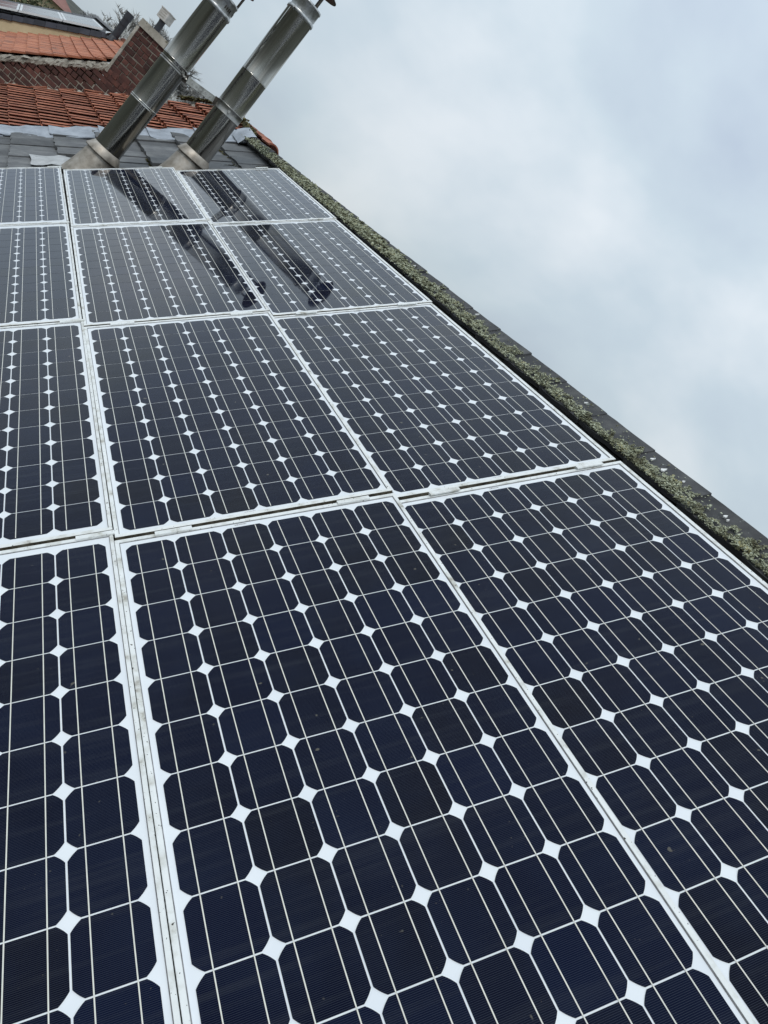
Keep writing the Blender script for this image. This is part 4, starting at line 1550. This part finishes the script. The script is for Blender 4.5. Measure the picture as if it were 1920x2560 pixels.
# panels on the third house, two rows of four
def off3(xw):
    return 1.22 - 0.0437 * (xw + 6.8)


pn = ['left end', 'second from the left', 'third from the left', 'right end']
for ri in range(2):
    for pi, (xa, xb) in enumerate(((-9.35, -4.98), (-4.88, -0.42), (-0.32, 3.62))):
        ym = (xa + xb) / 2
        def edge(xw, f0):
            yn = y3(xw) - 0.15
            yf_ = 142.2 - 0.60 * (xw + 7.2)
            return yn + (yf_ - yn) * f0
        f_a, f_b = (0.0, 0.43) if ri == 0 else (0.455, 1.0)
        O = Vector(r3(ym, (edge(xa, f_a) + edge(xb, f_b)) / 2, off3(ym)))
        wO = W3 + Matrix.Rotation(AZ, 3, 'Z') @ (O * U)
        P = root('solar_panel', 'far solar panel on the blue black slate roof, %s of the %s row' % (('left', 'middle', 'right')[pi], ('near', 'far')[ri]), 'solar panel', wO, (0, 0, AZ), 'solar panels on the far slate roof')
        def q3(xw, f, o_):
            return tuple(Vector(r3(xw, edge(xw, f), off3(xw) + o_)) - O)
        fw = 0.25
        mb = MB()
        mb.hexa([q3(xa, f_a, -.34), q3(xb, f_a, -.34), q3(xb, f_b, -.34), q3(xa, f_b, -.34), q3(xa, f_a, -.015), q3(xb, f_a, -.015), q3(xb, f_b, -.015), q3(xa, f_b, -.015)])
        part('frame', mb, M['alu'], P)
        mb = MB()
        fy = 0.02
        mb.hexa([q3(xa + fw, f_a + fy, -.1), q3(xb - fw, f_a + fy, -.1), q3(xb - fw, f_b - fy, -.1), q3(xa + fw, f_b - fy, -.1), q3(xa + fw, f_a + fy, 0), q3(xb - fw, f_a + fy, 0), q3(xb - fw, f_b - fy, 0), q3(xa + fw, f_b - fy, 0)])
        part('glass', mb, M['far_glass'], P)
# black flue at the end of that ridge
bf0 = W3 + Matrix.Rotation(AZ, 3, 'Z') @ (Vector(r3(5.0, 111.8, -0.6)) * U)
bf = root('black_flue', 'short black flue pipe rising at the end of the dark slate ridge', 'flue', bf0)
mb = MB()
mb.tube((0, 0, 0), (0, 0, 3.2), 0.50, 0.50, 16)
part('pipe', mb, M['black_pipe'], bf)
mb = MB()
mb.tube((0, 0, 3.2), (0, 0, 4.15), 0.57, 0.57, 16)
mb.tube((0, 0, 2.35), (0, 0, 2.5), 0.60, 0.60, 16)
part('collar', mb, M['black_pipe'], bf)
mb = MB()
mb.lathe([(0.52, 0.5), (0.62, 0.2), (0.75, -0.3)], 16)
part('base_flashing', mb, M['black_pipe'], bf)

# ------------------------------------------------------------------ far red roofed house
rh = root('red_roofed_house', 'distant house with a dull red hipped roof at the top edge', 'house', (-3.5, 50.0, 0.0))
mb = MB()
ex0, ex1, ey0, ey1, ez = -5.0, 5.45, -3.5, 4.5, 8.25
rz = 9.05
mb.add([(ex0, ey0, ez), (ex1, ey0, ez), (ex1, ey1, ez), (ex0, ey1, ez), (ex0 + 1.5, .5, rz), (ex1 - 1.5, .5, rz)],
       [(0, 1, 5, 4), (1, 2, 5), (2, 3, 4, 5), (3, 0, 4), (3, 2, 1, 0)])
part('roof', mb, M['red_tile'], rh, 1.0)
mb = MB()
mb.box(ex0 + .4, ex1 - .4, ey0 + .4, ey1 - .4, 0, ez + .02)
part('wall', mb, M['render'], rh, 1.0)
mb = MB()
mb.box(-3.2, -2.6, 0.1, 0.7, 8.8, 10.2)
part('chimney', mb, M['brickwall'], rh, 1.0)
for k in range(3):
    mb = MB()
    mb.box(-3.6 + 3 * k, -2.6 + 3 * k, ey0 + .36, ey0 + .45, 5.6, 6.9)
    wdw = part('window', mb, M['far_glass'], rh, 1.0)
    mb = MB()
    mb.box(-3.7 + 3 * k, -2.5 + 3 * k, ey0 + .28, ey0 + .42, 5.45, 5.58)
    part('sill', mb, M['concrete'], wdw, 1.0)


# ------------------------------------------------------------------ trees
def bare_tree(name, label, loc, height, spread, seed, mat, levels=6, trunk_r=0.16, first=0.30, twig=1.0, up=0.35, wide=1.0):
    rg = random.Random(seed)
    tr = root(name, label, 'tree', loc)
    mt, mc = MB(), MB()

    def grow(p, d, ln, r, lev):
        mb_ = mt if lev == 0 else mc
        q = p
        n_ = 3 if lev < 2 else 2
        for i in range(n_):
            d = (d + Vector((rg.uniform(-.16, .16), rg.uniform(-.16, .16), rg.uniform(-.05, .12)))).normalized()
            q2 = q + d * (ln / n_)
            mb_.tube(q, q2, r * (1 - .22 * i / n_), r * (1 - .22 * (i + 1) / n_), 7 if lev < 2 else (4 if lev < 4 else 3), caps=False)
            q = q2
            if lev > 0 and i < n_ - 1 and lev < levels and rg.random() < .75:
                a = Vector((rg.uniform(-1, 1), rg.uniform(-1, 1), rg.uniform(-.2, .8))).normalized()
                grow(q, (d * .6 + a * .8).normalized(), ln * rg.uniform(.45, .65), r * .5, lev + 1)
        if lev < levels:
            for _ in range(rg.choice((2, 3, 3)) if lev else 5):
                a = Vector((rg.uniform(-1, 1), rg.uniform(-1, 1), rg.uniform(-.15, .7))).normalized()
                d2 = (d * .75 + a * spread + Vector((0, 0, up * .35))).normalized()
                grow(q, d2, ln * rg.uniform(.60, .82), max(.004 * twig, r * .58), lev + 1)
        if lev >= levels - 1:
            for _ in range(7):
                a = Vector((rg.uniform(-1, 1), rg.uniform(-1, 1), rg.uniform(-.4, .8))).normalized()
                d2 = (d * .7 + a * .75).normalized()
                t0 = p + (q - p) * rg.random()
                t1 = t0 + d2 * ln * rg.uniform(.5, 1.1)
                sd_ = d2.orthogonal().normalized() * max(.0035 * twig, r * .35)
                mc.add([t0 - sd_, t0 + sd_, t1], [(0, 1, 2)])
                mc.add([t0 - d2.cross(sd_), t0 + d2.cross(sd_), t1], [(0, 1, 2)])

    grow(Vector((0, 0, 0)), Vector((0, 0, 1)), height * first, trunk_r, 0)
    mt_o = part('trunk', mt, mat, tr, 1.0)
    part('crown', mc, mat, tr, 1.0)
    zs = max(v[2] for v in mc.v)
    s_ = height / zs
    tr.scale = (s_ * wide, s_ * wide, s_)
    return tr


bare_tree('bare_tree', 'leafless grey tree behind the pantile roof, seen between the two steel flues', (9.4, 58.3, ground_z(9.4, 58.3) - .2), 12.2 - ground_z(9.4, 58.3), 0.9, 4, M['bark_mid'], 6, 0.15, 0.20, 3.6, 0.3, 1.75)
bare_tree('bare_tree', 'lower leafless grey tree right of the other, just over the mossy verge', (11.6, 60.5, ground_z(11.6, 60.5) - .2), 11.1 - ground_z(11.6, 60.5), 0.9, 14, M['bark_mid'], 6, 0.13, 0.20, 3.6, 0.3, 1.6)
bare_tree('bare_tree', 'pale leafless tree with whitish twigs behind the black flue', (3.55, 40.0, ground_z(3.5, 40) - .2), 10.75 - ground_z(3.5, 40), 0.8, 9, M['bark_pale'], 6, 0.10, 0.22, 3.2, 0.3, 1.0)
bare_tree('bare_tree', 'misty leafless tree behind the far solar panels, beside the red roofed house', (5.6, 88.0, ground_z(5.6, 88) - .3), 2.8, 0.9, 21, M['bark_haze'], 6, 0.08, 0.2, 1.5)
bare_tree('bare_tree', 'smaller misty leafless tree nearest the black flue on the skyline', (8.2, 92.0, ground_z(8.2, 92) - .3), 1.9, 0.9, 33, M['bark_haze'], 6, 0.07, 0.2, 1.5)


def leafy(label, loc, h_tr, rad, seed, n_=2600):
    rg = random.Random(seed)
    tr = root('evergreen_tree', label, 'tree', loc)
    mt = MB()
    mt.tube((0, 0, 0), (0, 0, h_tr), .16, .08, 8)
    for k_ in range(9):
        a = rg.uniform(0, 6.28)
        mt.tube((0, 0, h_tr * rg.uniform(.5, .9)), (math.cos(a) * rad * .7, math.sin(a) * rad * .7, h_tr + rg.uniform(-.5, .6) * rad), .05, .015, 5)
    part('trunk', mt, M['bark'], tr, 1.0)
    mc = MB()
    cl_ = [Vector((rg.uniform(-.6, .6), rg.uniform(-.6, .6), rg.uniform(-.5, .6))) * rad for _ in range(16)]
    for _ in range(n_):
        c0 = rg.choice(cl_)
        v = Vector((rg.gauss(0, 1), rg.gauss(0, 1), rg.gauss(0, 1))).normalized() * rad * .42 * rg.uniform(.55, 1.0)
        p = c0 + v + Vector((0, 0, h_tr))
        nn_ = Vector((rg.gauss(0, 1), rg.gauss(0, 1), rg.gauss(.5, 1))).normalized()
        a = nn_.orthogonal().normalized()
        b_ = nn_.cross(a)
        s_ = rg.uniform(.04, .09)
        mc.add([p - a * s_, p - b_ * s_ * .6, p + a * s_, p + b_ * s_ * .6], [(0, 1, 2, 3)])
    part('crown', mc, M['leaf'], tr, 1.0)


leafy('olive green bushy tree behind the far slate roof, below the red roof', (-0.5, 36.6, 0.6), 6.3, 1.4, 3)
leafy('second olive bushy tree behind the far slate roof, at the top edge', (-2.9, 35.8, 0.4), 6.3, 1.4, 8)
